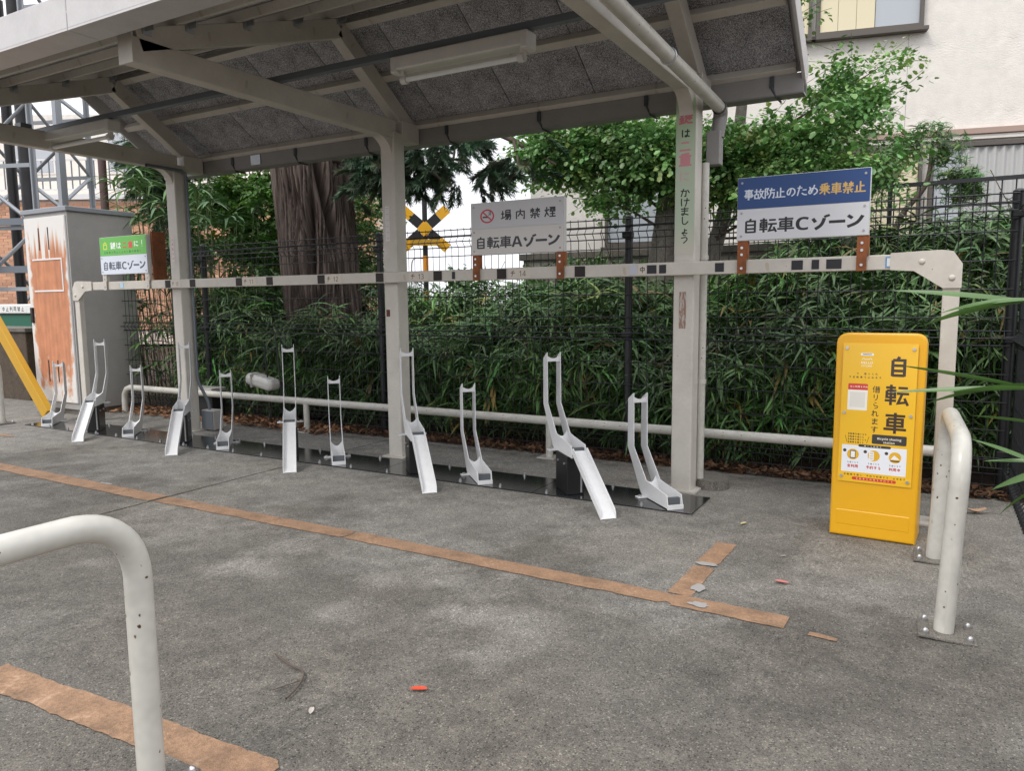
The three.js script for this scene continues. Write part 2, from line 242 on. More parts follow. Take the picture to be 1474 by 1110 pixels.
// ---------------------------------------------------------------- bicycle shelter
const shelter = thing('bicycle_shelter', 'cream steel open-sided bicycle shelter with pitched roof over the docks', 'shelter', [0, 0, 0]);
const FX = [-7.12, -4.2, -1.57], RX0 = -7.72, RX1 = -0.9;
const ridge = [-4.65, 3.53], backEnd = [-5.56, 2.91], frontEnd = [-2.9, 2.945];
function sloped(x0, x1, a, b, up0, up1, m, name, parent = shelter) { // box along x from x0 to x1 between profile points a and b (z,y), from up0 to up1 along the normal
  const dz = b[0] - a[0], dy = b[1] - a[1], L = Math.hypot(dz, dy), ang = Math.atan2(dy, dz), g = bx(x1 - x0, up1 - up0, L, 0, 0, 0, Math.min(0.006, (up1 - up0) * 0.2));
  const flip = dz < 0 ? -1 : 1; g.rotateX(-ang + (flip < 0 ? Math.PI : 0));
  const nz = -dy / L * flip, ny = dz / L * flip, mid = (up0 + up1) / 2; g.translate((x0 + x1) / 2, (a[1] + b[1]) / 2 + ny * mid, (a[0] + b[0]) / 2 + nz * mid); return put(name, g, m, parent);
}
for (const x of FX) {
  const post = put('post', bx(0.15, 2.86, 0.15, x, 1.43, -5.31, 0.012), M.paint, shelter);
  put('base_plate', bx(0.24, 0.012, 0.24, x, 0.007, -5.31), M.paint, post);
  put('tie_beam', bx(0.10, 0.155, 2.45, x, 2.885, -4.08, 0.008), M.paint, shelter);
  const arc = []; for (let i = 0; i <= 10; i++) { const a = i / 10 * Math.PI / 2; arc.push([0.17 * (1 - Math.sin(a)), -0.17 * (1 - Math.cos(a))]); }
  put('gusset', slab([[0, 0], ...arc.slice().reverse().map(([u, v]) => [u, v])].filter((_, i) => i !== 1 || true), 0.098).rotateY(-Math.PI / 2).translate(x, 2.806, -5.235), M.paint, shelter);
  sloped(x - 0.05, x + 0.05, backEnd, ridge, -0.07, 0.07, M.paint, 'rafter'); sloped(x - 0.05, x + 0.05, ridge, frontEnd, -0.07, 0.07, M.paint, 'rafter');
  put('beam_end_plate', bx(0.14, 0.17, 0.24, x, 2.89, -5.49, 0.008), M.paint, shelter);
  put('beam_end_plate', bx(0.13, 0.17, 0.012, x, 2.89, -2.85), M.paint, shelter);
}
const lerp2 = (a, b, t) => [a[0] + (b[0] - a[0]) * t, a[1] + (b[1] - a[1]) * t];
const eaveB = lerp2(ridge, backEnd, 1.04), eaveF = lerp2(ridge, frontEnd, 1.14);
for (const t of [0.04, 0.5, 0.985]) { const a = lerp2(ridge, eaveB, t - 0.028), b = lerp2(ridge, eaveB, t + 0.028); sloped(RX0 + 0.02, RX1 - 0.02, b, a, 0.071, 0.135, M.paint, 'purlin'); }
for (const t of [0.03, 0.26, 0.49, 0.72, 0.87]) { const a = lerp2(ridge, eaveF, t - 0.014), b = lerp2(ridge, eaveF, t + 0.014); const pl = sloped(RX0 + 0.02, RX1 - 0.02, a, b, 0.071, 0.135, M.paint, 'purlin'); for (const x of FX) put('purlin_cleat', [bx(0.006, 0.07, 0.06, x + 0.056, (a[1] + b[1]) / 2 + 0.07, (a[0] + b[0]) / 2 - 0.04), bx(0.07, 0.06, 0.006, x + 0.09, (a[1] + b[1]) / 2 + 0.085, (a[0] + b[0]) / 2 - 0.038)], M.galv, pl); }
{ // ceiling boards between the purlins, each a panel with an open joint
  const cols = 9, w = (RX1 - RX0 - 0.04) / cols;
  for (let k = 0; k < cols; k++) {
    const x0 = RX0 + 0.02 + k * w + 0.003, x1 = x0 + w - 0.006;
    for (const [t0, t1] of [[0.0, 0.5], [0.504, 1.0]]) sloped(x0, x1, lerp2(ridge, eaveB, t1), lerp2(ridge, eaveB, t0 + 0.002), 0.136, 0.16, M.board, 'ceiling_board');
    for (const [t0, t1] of [[0.0, 0.26], [0.262, 0.49], [0.492, 0.72], [0.722, 1.0]]) sloped(x0, x1, lerp2(ridge, eaveF, t0 + 0.001), lerp2(ridge, eaveF, t1), 0.136, 0.16, M.board, 'ceiling_board');
  }
}
sloped(RX0 - 0.03, RX1 + 0.03, lerp2(ridge, eaveB, 1.06), ridge, 0.163, 0.185, M.roofSheet, 'roof_sheet'); sloped(RX0 - 0.03, RX1 + 0.03, ridge, lerp2(ridge, eaveF, 1.01), 0.164, 0.186, M.roofSheet, 'roof_sheet');
put('ridge_cap', bx(RX1 - RX0 + 0.06, 0.03, 0.26, (RX0 + RX1) / 2, 3.708, -4.67, 0.008), M.roofSheet, shelter); put('ridge_board', bx(RX1 - RX0 - 0.04, 0.02, 0.20, (RX0 + RX1) / 2, 3.668, -4.67), M.board, shelter);
for (let k = 0; k < 4; k++) { const w = (RX1 - RX0 + 0.06) / 4, xa = RX0 - 0.03 + k * w; const f = put('fascia', bx(w - 0.006, 0.185, 0.016, xa + w / 2, 3.035, -2.585, 0.004), M.roofSheet, shelter); put('fascia_lip', bx(w - 0.006, 0.012, 0.19, xa + w / 2, 2.937, -2.672), M.roofSheet, f); }
for (const x of [RX0 - 0.03, RX1 + 0.03]) { sloped(x - 0.012, x + 0.012, lerp2(ridge, eaveB, 1.07), ridge, 0.03, 0.20, M.roofSheet, 'verge_board'); sloped(x - 0.012, x + 0.012, ridge, lerp2(ridge, eaveF, 1.0), 0.03, 0.20, M.roofSheet, 'verge_board'); }
{ // box gutter along the back eave with strap brackets
  const gt = put('gutter', [bx(RX1 - RX0 + 0.06, 0.012, 0.13, (RX0 + RX1) / 2, 2.815, -5.70), bx(RX1 - RX0 + 0.06, 0.13, 0.012, (RX0 + RX1) / 2, 2.88, -5.635), bx(RX1 - RX0 + 0.06, 0.13, 0.012, (RX0 + RX1) / 2, 2.88, -5.765)], M.gutter, shelter);
  for (let x = -1.08; x > RX0; x -= 0.92) put('gutter_bracket', [bx(0.03, 0.075, 0.012, x, 2.905, -5.622), rod(V(x, 2.87, -5.62), V(x + 0.03, 2.80, -5.64), 0.008, 6), rod(V(x + 0.03, 2.80, -5.64), V(x + 0.04, 2.795, -5.76), 0.008, 6)], M.darkSteel, gt);
  put('gutter_joint', bx(0.14, 0.10, 0.006, -6.25, 2.885, -5.624), M.galv, gt);
}
{ // rain pipe along the right-hand frame and down behind its post
  put('drain_pipe', pipe([V(-1.40, 2.83, -2.75), V(-1.40, 2.74, -5.52)], 0.042, 12, 16, 0.01), M.paintPipe, shelter);
  for (const z of [-3.3, -4.3]) put('pipe_clip', new THREE.TorusGeometry(0.045, 0.006, 6, 20).translate(-1.40, 2.83 - (z + 2.75) / -2.77 * 0.09, z), M.galv, shelter);
  put('elbow', pipe([V(-1.40, 2.74, -5.44), V(-1.41, 2.735, -5.55), V(-1.43, 2.55, -5.52)], 0.05, 20, 16, 0.06), M.gutter, shelter);
  put('leader_box', bx(0.10, 0.24, 0.10, -1.44, 2.47, -5.50, 0.01), M.gutter, shelter);
  put('down_pipe', [rod(V(-1.482, 0.05, -5.42), V(-1.482, 2.36, -5.42), 0.03, 14), rod(V(-1.482, 0.78, -5.42), V(-1.482, 0.81, -5.42), 0.036, 14), rod(V(-1.482, 1.68, -5.42), V(-1.482, 1.71, -5.42), 0.036, 14)], M.paintPipe, shelter);
  put('pipe_foot', rod(V(-1.40, 0, -5.47), V(-1.40, 0.07, -5.47), 0.13, 24, 0.12), M.plainConcrete, shelter);
}
{ // printed strip on the right-hand post, old labels on the others
  const t = canvasTex(128, 1100, (g, w, h) => {
    const gr = g.createLinearGradient(0, 0, 0, h); gr.addColorStop(0, '#9fbb92'); gr.addColorStop(0.35, '#b9c7ae'); gr.addColorStop(0.8, '#b5c4ad'); gr.addColorStop(1, '#c9c2b5'); g.fillStyle = gr; g.fillRect(0, 0, w, h);
    glyph(g, '鍵', 64, 130, 96, 13, '#c4737c'); glyph(g, 'は', 64, 240, 64, 9, '#2d3a33'); glyph(g, '二', 62, 330, 84, 13, '#cd8f93'); glyph(g, '重', 64, 425, 92, 14, '#cf8e94'); glyph(g, 'に', 62, 545, 78, 12, '#c9b0ae');
    [...'かけましょう'].forEach((c, i) => glyph(g, c, 66, 660 + i * 66, 68, 8, '#26312b'));
  });
  const p = put('printed_strip', new THREE.PlaneGeometry(0.135, 1.06).translate(-1.572, 2.245, -5.2325), printed(t, 0.6), shelter); p.userData.label = 'faded green strip with pink and black vertical writing on the post';
  const lab = canvasTex(64, 256, (g, w, h) => { g.fillStyle = '#d9d2cc'; g.fillRect(0, 0, w, h); g.strokeStyle = '#b79c9c'; g.lineWidth = 3; g.strokeRect(6, 6, w - 12, h - 12); for (let i = 0; i < 5; i++) glyph(g, '自車重中内'[i], 32, 34 + i * 46, 30, 4, '#c99da2'); });
  put('old_label', new THREE.PlaneGeometry(0.05, 0.28).translate(-7.135, 1.98, -5.2325), printed(lab, 0.7), shelter);
  const lab2 = canvasTex(32, 128, (g, w, h) => { g.fillStyle = '#dedbd8'; g.fillRect(0, 0, w, h); for (let i = 0; i < 16; i++) { g.fillStyle = i % 3 ? '#d0ccca' : '#b9b4b4'; g.fillRect(5, 6 + i * 7.4, 22, 3); } });
  put('old_label', new THREE.PlaneGeometry(0.045, 0.3).translate(-4.215, 2.08, -5.2325), printed(lab2, 0.5), shelter);
  const worn = texture(64, (u, v) => { const k = tn(u, v, 5); return k > 0.05 ? [0.72, 0.68, 0.66] : [0.58, 0.47, 0.4]; });
  put('worn_label', new THREE.PlaneGeometry(0.05, 0.26).translate(-1.575, 1.32, -5.2325), printed(worn, 0.8), shelter);
  put('red_stamp', new THREE.PlaneGeometry(0.04, 0.06).translate(-4.235, 1.30, -5.2325), std(lin(0.32, 0.14, 0.12), 0.8, { map: worn }), shelter);
}
// conduit channel on the tie beams, lamps under it
single('conduit_channel', [bx(6.4, 0.045, 0.045, -4.45, 2.987, -4.0, 0.004), bx(0.10, 0.09, 0.10, -7.5, 3.04, -4.0)], M.conduit, 'dark grey steel conduit channel lying across the tie beams under the roof', 'conduit');
const lamp = thing('fluorescent_lamp', 'white unlit tube lamp hung between the middle post and the post with printed strip', 'lamp', [-2.62, 2.80, -4.0], 0, 'tube lamps under the roof');
put('housing', bx(0.98, 0.085, 0.115, 0, 0.115, 0, 0.012), M.lampWhite, lamp);
for (const s of [-1, 1]) { put('end_cap', bx(0.05, 0.10, 0.12, s * 0.475, 0.105, 0, 0.01), M.lampWhite, lamp); put('lamp_socket', rod(V(s * 0.45, 0.02, 0), V(s * 0.41, 0.02, 0), 0.028, 14), M.lampWhite, lamp); put('socket_arm', bx(0.03, 0.07, 0.03, s * 0.44, 0.05, 0), M.lampWhite, lamp); }
put('tube', rod(V(-0.41, 0.02, 0), V(0.41, 0.02, 0), 0.0165, 14), M.tube, lamp);
copyOf(lamp, [-6.62, 2.80, -4.0], 0, 'white unlit tube lamp hung at the rusty cabinet end of the shelter');
single('cable_conduit', pipe([V(-7.02, 2.8, -4.9), V(-7.02, 2.8, -5.36), V(-7.02, 0.55, -5.36), V(-6.95, 0.30, -5.44), V(-6.95, 0.2, -5.44)], 0.017, 60, 8, 0.06), M.conduit, 'grey cable conduit running down the post beside the black fence', 'conduit');

// ---------------------------------------------------------------- dock base plates and docks
const seams = [-9.25, -8.36, -6.9, -5.44, -3.97, -2.5, -1.32];
for (let i = 0; i < 6; i++) {
  const a = seams[i] + 0.0015, b = seams[i + 1] - 0.0015, pl = thing('base_plate', ['short glossy black floor plate under the dock beside the rusty cabinet', 'glossy black floor plate under the first raised dock from the rusty cabinet', 'glossy black floor plate before the conduit post', 'glossy black floor plate under the dock just before the middle post', 'glossy black floor plate under the raised dock just past the middle post', 'glossy black floor plate at the yellow board end of the dock row'][i], 'floor plate', [(a + b) / 2, 0, -4.9], 0, 'black floor plates under the docks');
  put('plate', bx(b - a, 0.009, 0.455, 0, 0.0055, 0, 0.002), M.blackPlate, pl);
  for (let x = -(b - a) / 2 + 0.1; x < (b - a) / 2; x += 0.36) for (const z of [-0.19, 0.19]) put('bolt', [rod(V(x, 0.01, z), V(x, 0.022, z), 0.013, 6), rod(V(x, 0.022, z), V(x, 0.034, z), 0.007, 8)], M.bolt, pl);
}
const side = [[0, 0], [0.022, 0.088], [0.29, 0.112], [0.335, 0.118], [0.545, 0.322], [0.552, 0.712], [0.565, 0.708], [0.646, 0.662], [0.648, 0.305], [0.425, 0.02], [0.40, 0]];
function dockBody(o, u0, y0) { // u runs into the dock, along local -z
  for (const s of [-1, 1]) put('side_arm', slab(side, 0.004, 0.0008).rotateY(Math.PI / 2).translate(s * 0.053, y0, -u0), M.dock, o);
  put('tray', bx(0.102, 0.004, 0.40, 0, y0 + 0.006, -u0 - 0.2), M.dock, o);
  const cres = (w, h, dip) => { const p = [[-w / 2, 0], [w / 2, 0], [w / 2, h]]; for (let i = 1; i < 8; i++) { const t = i / 8; p.push([w / 2 - w * t, h - dip * Math.sin(t * Math.PI)]); } p.push([-w / 2, h]); return p; };
  put('web_plate', slab(cres(0.102, 0.16, 0.05), 0.004).rotateX(-0.72).translate(0, y0 + 0.01, -u0 - 0.30), M.dock, o);
  put('cross_bar', slab(cres(0.102, 0.045, 0.02), 0.004).translate(0, y0 + 0.640, -u0 - 0.565), M.dock, o);
  put('slot_shade_block', bx(0.10, 0.055, 0.03, 0, y0 + 0.036, -u0 - 0.05), M.dockDark, o);  // dark block standing in for the shade inside the open tray slot
  const ear = put('mounting_ear', bx(0.235, 0.006, 0.06, 0, y0 - 0.001, -u0 - 0.35), M.dock, o);
  for (const s of [-1, 1]) put('bolt', [rod(V(s * 0.095, y0, -u0 - 0.35), V(s * 0.095, y0 + 0.014, -u0 - 0.35), 0.012, 6)], M.bolt, ear);
}
const lowDock = thing('low_bicycle_dock', '', 'bicycle dock', [0, 0, 0], 0, 'low pale grey docks on the plates');
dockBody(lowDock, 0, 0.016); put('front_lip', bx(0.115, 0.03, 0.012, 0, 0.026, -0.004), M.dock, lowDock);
const highDock = thing('raised_bicycle_dock', '', 'bicycle dock', [0, 0, 0], 0, 'raised pale grey docks with ramps');
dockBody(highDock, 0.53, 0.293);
{
  const a = Math.atan2(0.335, 0.55), L = 0.645, ramp = put('ramp', bx(0.10, 0.004, L, 0, 0.004, -L / 2).rotateX(a), M.dock, highDock);
  for (const s of [-1, 1]) put('ramp_flange', slab([[0, 0], [0.02, 0.028], [0.05, 0.045], [L - 0.02, 0.05], [L, 0.03], [L, 0]], 0.004).rotateY(Math.PI / 2).translate(s * 0.052, 0, 0).rotateX(a), M.dock, ramp);
  put('pedestal', bx(0.13, 0.28, 0.25, 0, 0.15, -0.73, 0.006), M.blackBox, highDock); put('pedestal_strip', bx(0.012, 0.25, 0.01, 0.04, 0.15, -0.601), M.bolt, highDock);
  for (const z of [-0.66, -0.80]) for (const s of [-1, 1]) put('bolt', rod(V(s * 0.065, 0.23, z), V(s * 0.073, 0.23, z), 0.01, 6), M.bolt, highDock);
}
const lowAt = [[-8.86, 'low pale grey dock beside the rusty cabinet'], [-7.34, 'low pale grey dock before the conduit post, second low one from the cabinet'], [-5.87, 'low pale grey dock, third low one from the rusty cabinet'], [-4.40, 'low pale grey dock just before the middle post'], [-2.925, 'low pale grey dock, second low one from the yellow board'], [-1.443, 'low pale grey dock at the end nearest the yellow board']];
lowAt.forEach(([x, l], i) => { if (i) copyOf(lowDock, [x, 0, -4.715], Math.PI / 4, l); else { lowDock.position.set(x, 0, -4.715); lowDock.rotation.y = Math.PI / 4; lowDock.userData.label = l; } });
const highAt = [[-7.60, 'raised pale grey dock with ramp, the one closest to the rusty cabinet'], [-6.11, 'raised pale grey dock with ramp standing before the conduit post'], [-4.59, 'raised pale grey dock with ramp between conduit post and middle post'], [-3.17, 'raised pale grey dock with ramp just past the middle post'], [-1.765, 'raised pale grey dock with ramp, the one closest to the yellow board']];
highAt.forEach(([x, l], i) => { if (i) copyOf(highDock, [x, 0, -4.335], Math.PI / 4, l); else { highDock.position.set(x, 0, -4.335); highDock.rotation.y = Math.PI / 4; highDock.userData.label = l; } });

// ---------------------------------------------------------------- zone bar with its legs, marks and sign boards
const bar = thing('zone_bar_frame', 'long cream steel zone bar on two legs behind the docks', 'bar frame', [0, 0, -5.19]);
put('bar', bx(8.9, 0.092, 0.06, -4.38, 1.612, 0, 0.006), M.beam, bar);
for (const [x, s] of [[-8.84, 1], [0.07, -1]]) {
  put('leg', bx(0.09, 1.5, 0.06, x, 0.76, 0, 0.006), M.beam, bar); put('foot_plate', bx(0.2, 0.012, 0.2, x, 0.008, 0), M.beam, bar);
  const g = put('corner_gusset', slab([[-0.045, -0.16], [0.05, -0.16], [0.05, -0.02], [0.0, 0.055], [-0.06, 0.065], [-0.33, 0.055], [-0.33, -0.045], [-0.2, -0.055]].map(([u, v]) => [x - s * u * -1 * -1, 1.61 + v]), 0.012, 0.001).translate(0, 0, 0.037), M.beam, bar);
  for (const [u, v] of [[-0.16, 0.0], [0.0, -0.1]]) put('bolt', new THREE.SphereGeometry(0.018, 12, 8).scale(1, 1, 0.6).translate(x - s * u, 1.61 + v, 0.045), M.beam, g);
}
{
  const zf = 0.0325, mark = (x, w, h, m, name = 'tape_patch') => put(name, bx(w, h, 0.002, x, 1.612, zf), m, bar);
  const blue = std(lin(0.05, 0.08, 0.13), 0.6, { map: rustMap }), blk = std(lin(0.02, 0.02, 0.025), 0.6);
  for (const x of [-8.55, -7.15, -6.75, -6.05, -5.62, -4.95, -4.26, -3.64, -3.02, -2.34]) mark(x, 0.085, 0.078, blue);
  for (const [x, w] of [[-1.78, 0.07], [-1.70, 0.05], [-1.3, 0.06], [-0.80, 0.07], [-0.69, 0.045], [-0.58, 0.09], [-3.48, 0.03]]) mark(x, w, 0.06, blk);
  mark(-7.95, 0.06, 0.06, std(lin(0.45, 0.62, 0.75), 0.5)); const lab = mark(-0.235, 0.105, 0.066, std(lin(0.12, 0.30, 0.55), 0.5), 'blue_framed_label'); put('label_face', bx(0.088, 0.05, 0.002, -0.235, 1.612, zf + 0.002), M.white, lab);
  mark(-1.92, 0.05, 0.07, std(lin(0.5, 0.52, 0.58), 0.5), 'paper_label');
  const num = (str, x, w) => put('bar_number', new THREE.PlaneGeometry(w, 0.075).translate(x, 1.612, zf - 0.0005), new THREE.MeshStandardMaterial({ map: canvasTex(192, 72, (g) => { g.fillStyle = '#cfc7ba'; g.fillRect(0, 0, 192, 72); glyph(g, str[0], 40, 36, 46, 5, '#4a3b36'); g.strokeStyle = '#4a3b36'; g.font = '56px sans-serif'; g.fillStyle = '#4a3b36'; g.textBaseline = 'middle'; g.fillText(str.slice(1), 92, 38); }), roughness: 0.6 }), bar);
  num('チ10', -7.02, 0.15); num('チ11', -5.9, 0.2); num('チ12', -4.80, 0.2); num('チ13', -3.84, 0.2); num('チ14', -2.86, 0.2);
  put('bar_number', new THREE.PlaneGeometry(0.06, 0.07).translate(-1.85, 1.612, zf - 0.0005), printed(canvasTex(64, 72, (g) => { g.fillStyle = '#cfc7ba'; g.fillRect(0, 0, 64, 72); glyph(g, '中', 32, 36, 50, 6, '#3a3030'); }), 0.6), bar);
}
const upperA = canvasTex(1024, 300, (g, w, h) => {
  g.fillStyle = '#c9c9cb'; g.fillRect(0, 0, w, h); text(g, '場内禁煙', 405, 158, 122, 14, '#2b2c30', 160);
  g.strokeStyle = '#c23a47'; g.lineWidth = 17; g.beginPath(); g.arc(190, 158, 72, 0, 6.3); g.stroke(); g.fillStyle = '#26262a'; g.fillRect(138, 160, 62, 17);
  g.strokeStyle = '#26262a'; g.lineWidth = 7; g.beginPath(); g.moveTo(206, 150); g.quadraticCurveTo(226, 130, 208, 112); g.moveTo(224, 150); g.quadraticCurveTo(240, 120, 216, 96); g.stroke();
  g.strokeStyle = '#c23a47'; g.lineWidth = 15; g.beginPath(); g.moveTo(140, 108); g.lineTo(240, 208); g.stroke();
});
const zone = (letter, bg, ink) => canvasTex(1024, 300, (g, w, h) => { g.fillStyle = bg; g.fillRect(0, 0, w, h); text(g, '自転車', 112, 162, 146, 17.5, ink, 143); glyph(g, letter, 525, 162, 150, 20, ink, 1.12); text(g, 'ゾーン', 660, 162, 138, 27, ink, 132); });
const upperC = canvasTex(1024, 300, (g, w, h) => { g.fillStyle = '#24467c'; g.fillRect(0, 0, w, h); text(g, '事故防止のため', 92, 162, 108, 11, '#d3d9e2', 85, 0.82); text(g, '乗車禁止', 690, 162, 112, 12, '#d2ab62', 87, 0.8); });
const upperL = canvasTex(1024, 300, (g, w, h) => {
  g.fillStyle = '#6dbb57'; g.fillRect(0, 0, w, h); g.strokeStyle = '#e3e04a'; g.lineWidth = 15; g.strokeRect(88, 120, 72, 70); g.beginPath(); g.arc(124, 112, 28, Math.PI, 0); g.stroke();
  text(g, '鍵は', 300, 140, 112, 16, '#f2f6ef', 128); text(g, '二重', 560, 140, 104, 17, '#d9534a', 128); glyph(g, 'に', 812, 130, 104, 16, '#f2f6ef'); glyph(g, '！', 935, 130, 110, 15, '#f2f6ef'); text(g, '自転車の防止に止めた重内車借り', 110, 248, 40, 5, '#2f6d33', 56);
});
function board(name, label, x0, x1, y0, y1, up, low, leg) {
  const t = thing(name, label, 'sign', [(x0 + x1) / 2, 0, -5.13], 0), w = x1 - x0, h = y1 - y0, hs = h * 0.49;
  put('backing', bx(w, h, 0.05, 0, (y0 + y1) / 2, -0.028, 0.004), M.signEdge, t);
  put('upper_panel', new THREE.PlaneGeometry(w - 0.006, hs).translate(0, y1 - hs / 2 - 0.003, 0.0005), printed(up), t); put('lower_panel', new THREE.PlaneGeometry(w - 0.006, hs).translate(0, y0 + hs / 2 + 0.003, 0.0005), printed(low), t);
  for (const s of [-1, 1]) {
    const b = put('bracket', [bx(0.058, y0 - 1.563, 0.012, s * (w / 2 - 0.036), (y0 + 1.563) / 2, -0.014), bx(0.012, y0 - 1.66, 0.035, s * (w / 2 - 0.036) + 0.034, (y0 + 1.66) / 2, -0.028)], leg, t);
    for (const y of [1.60, 1.69, 1.735]) put('bolt', rod(V(s * (w / 2 - 0.036), y, -0.01), V(s * (w / 2 - 0.036), y, -0.001), 0.009, 8), M.bolt, b);
    for (const y of [y1 - 0.035, y1 - hs - 0.03, y0 + 0.03]) put('screw', rod(V(s * (w / 2 - 0.03), y, 0), V(s * (w / 2 - 0.03), y, 0.004), 0.008, 8), M.grey, t);
  }
  return t;
}
board('zone_sign', 'white no smoking board reading zone A on rusty brackets', -3.285, -2.46, 1.765, 2.175, upperA, zone('A', '#d3d0cc', '#3a3b40'), M.rust);
board('zone_sign', 'blue and white board with orange letters reading zone C beside the corner', -1.185, -0.385, 1.78, 2.19, upperC, zone('C', '#d2d3d6', '#202226'), M.rust);
const sl = board('zone_sign', 'green and white zone C board with padlock mark beside the rusty cabinet', -8.27, -7.43, 1.735, 2.15, upperL, zone('C', '#dde3ee', '#4c5560'), M.beam); put('wooden_backboard', bx(0.02, 0.56, 0.16, 0.44, 1.90, -0.13), M.wood, sl);

// ---------------------------------------------------------------- low rail and hoops
const rail = thing('low_pipe_rail', 'low cream pipe rail along the foot of the mesh fence', 'rail', [0, 0, -5.85]);
put('rail_pipe', pipe([V(-9.12, 0, 0), V(-9.12, 0.335, 0), V(0.16, 0.335, 0), V(0.16, 0, 0)], 0.038, 120, 14, 0.14), M.paintPipe, rail);
for (const x of [-5.9, -2.95]) { put('leg', rod(V(x, 0, 0), V(x, 0.33, 0), 0.033, 14), M.paintPipe, rail); put('foot_plate', bx(0.17, 0.01, 0.17, x, 0.007, 0), M.paintPipe, rail); }
const hoop = thing('pipe_hoop', 'white pipe hoop bolted down beside the yellow board', 'hoop barrier', [0.085, 0, -3.965], 0, 'pipe hoops on the pavement');
put('hoop_pipe', pipe([V(0, 0, 0.495), V(0, 0.81, 0.495), V(0, 0.81, -0.495), V(0, 0, -0.495)], 0.038, 90, 18, 0.17), M.paintPipe, hoop);
for (const z of [-0.495, 0.495]) { const pl = put('foot_plate', bx(0.21, 0.01, 0.19, 0.01, 0.008, z, 0.002), M.plainConcrete, hoop); for (const a of [-1, 1]) for (const b of [-1, 1]) put('bolt', [rod(V(0.01 + a * 0.08, 0.012, z + b * 0.07), V(0.01 + a * 0.08, 0.026, z + b * 0.07), 0.015, 6), new THREE.SphereGeometry(0.011, 10, 6).translate(0.01 + a * 0.08, 0.027, z + b * 0.07)], M.bolt, pl); }
copyOf(hoop, [-1.945, 0, -0.755], 0, 'cream pipe hoop with rust chips standing on the orange line');
copyOf(hoop, [-9.62, 0, -4.12], 0, 'cream pipe hoop beside the yellow strut and rusty cabinet');

hoop.rotation.set(0, 0.04, -0.04); hoop.position.x = 0.068;
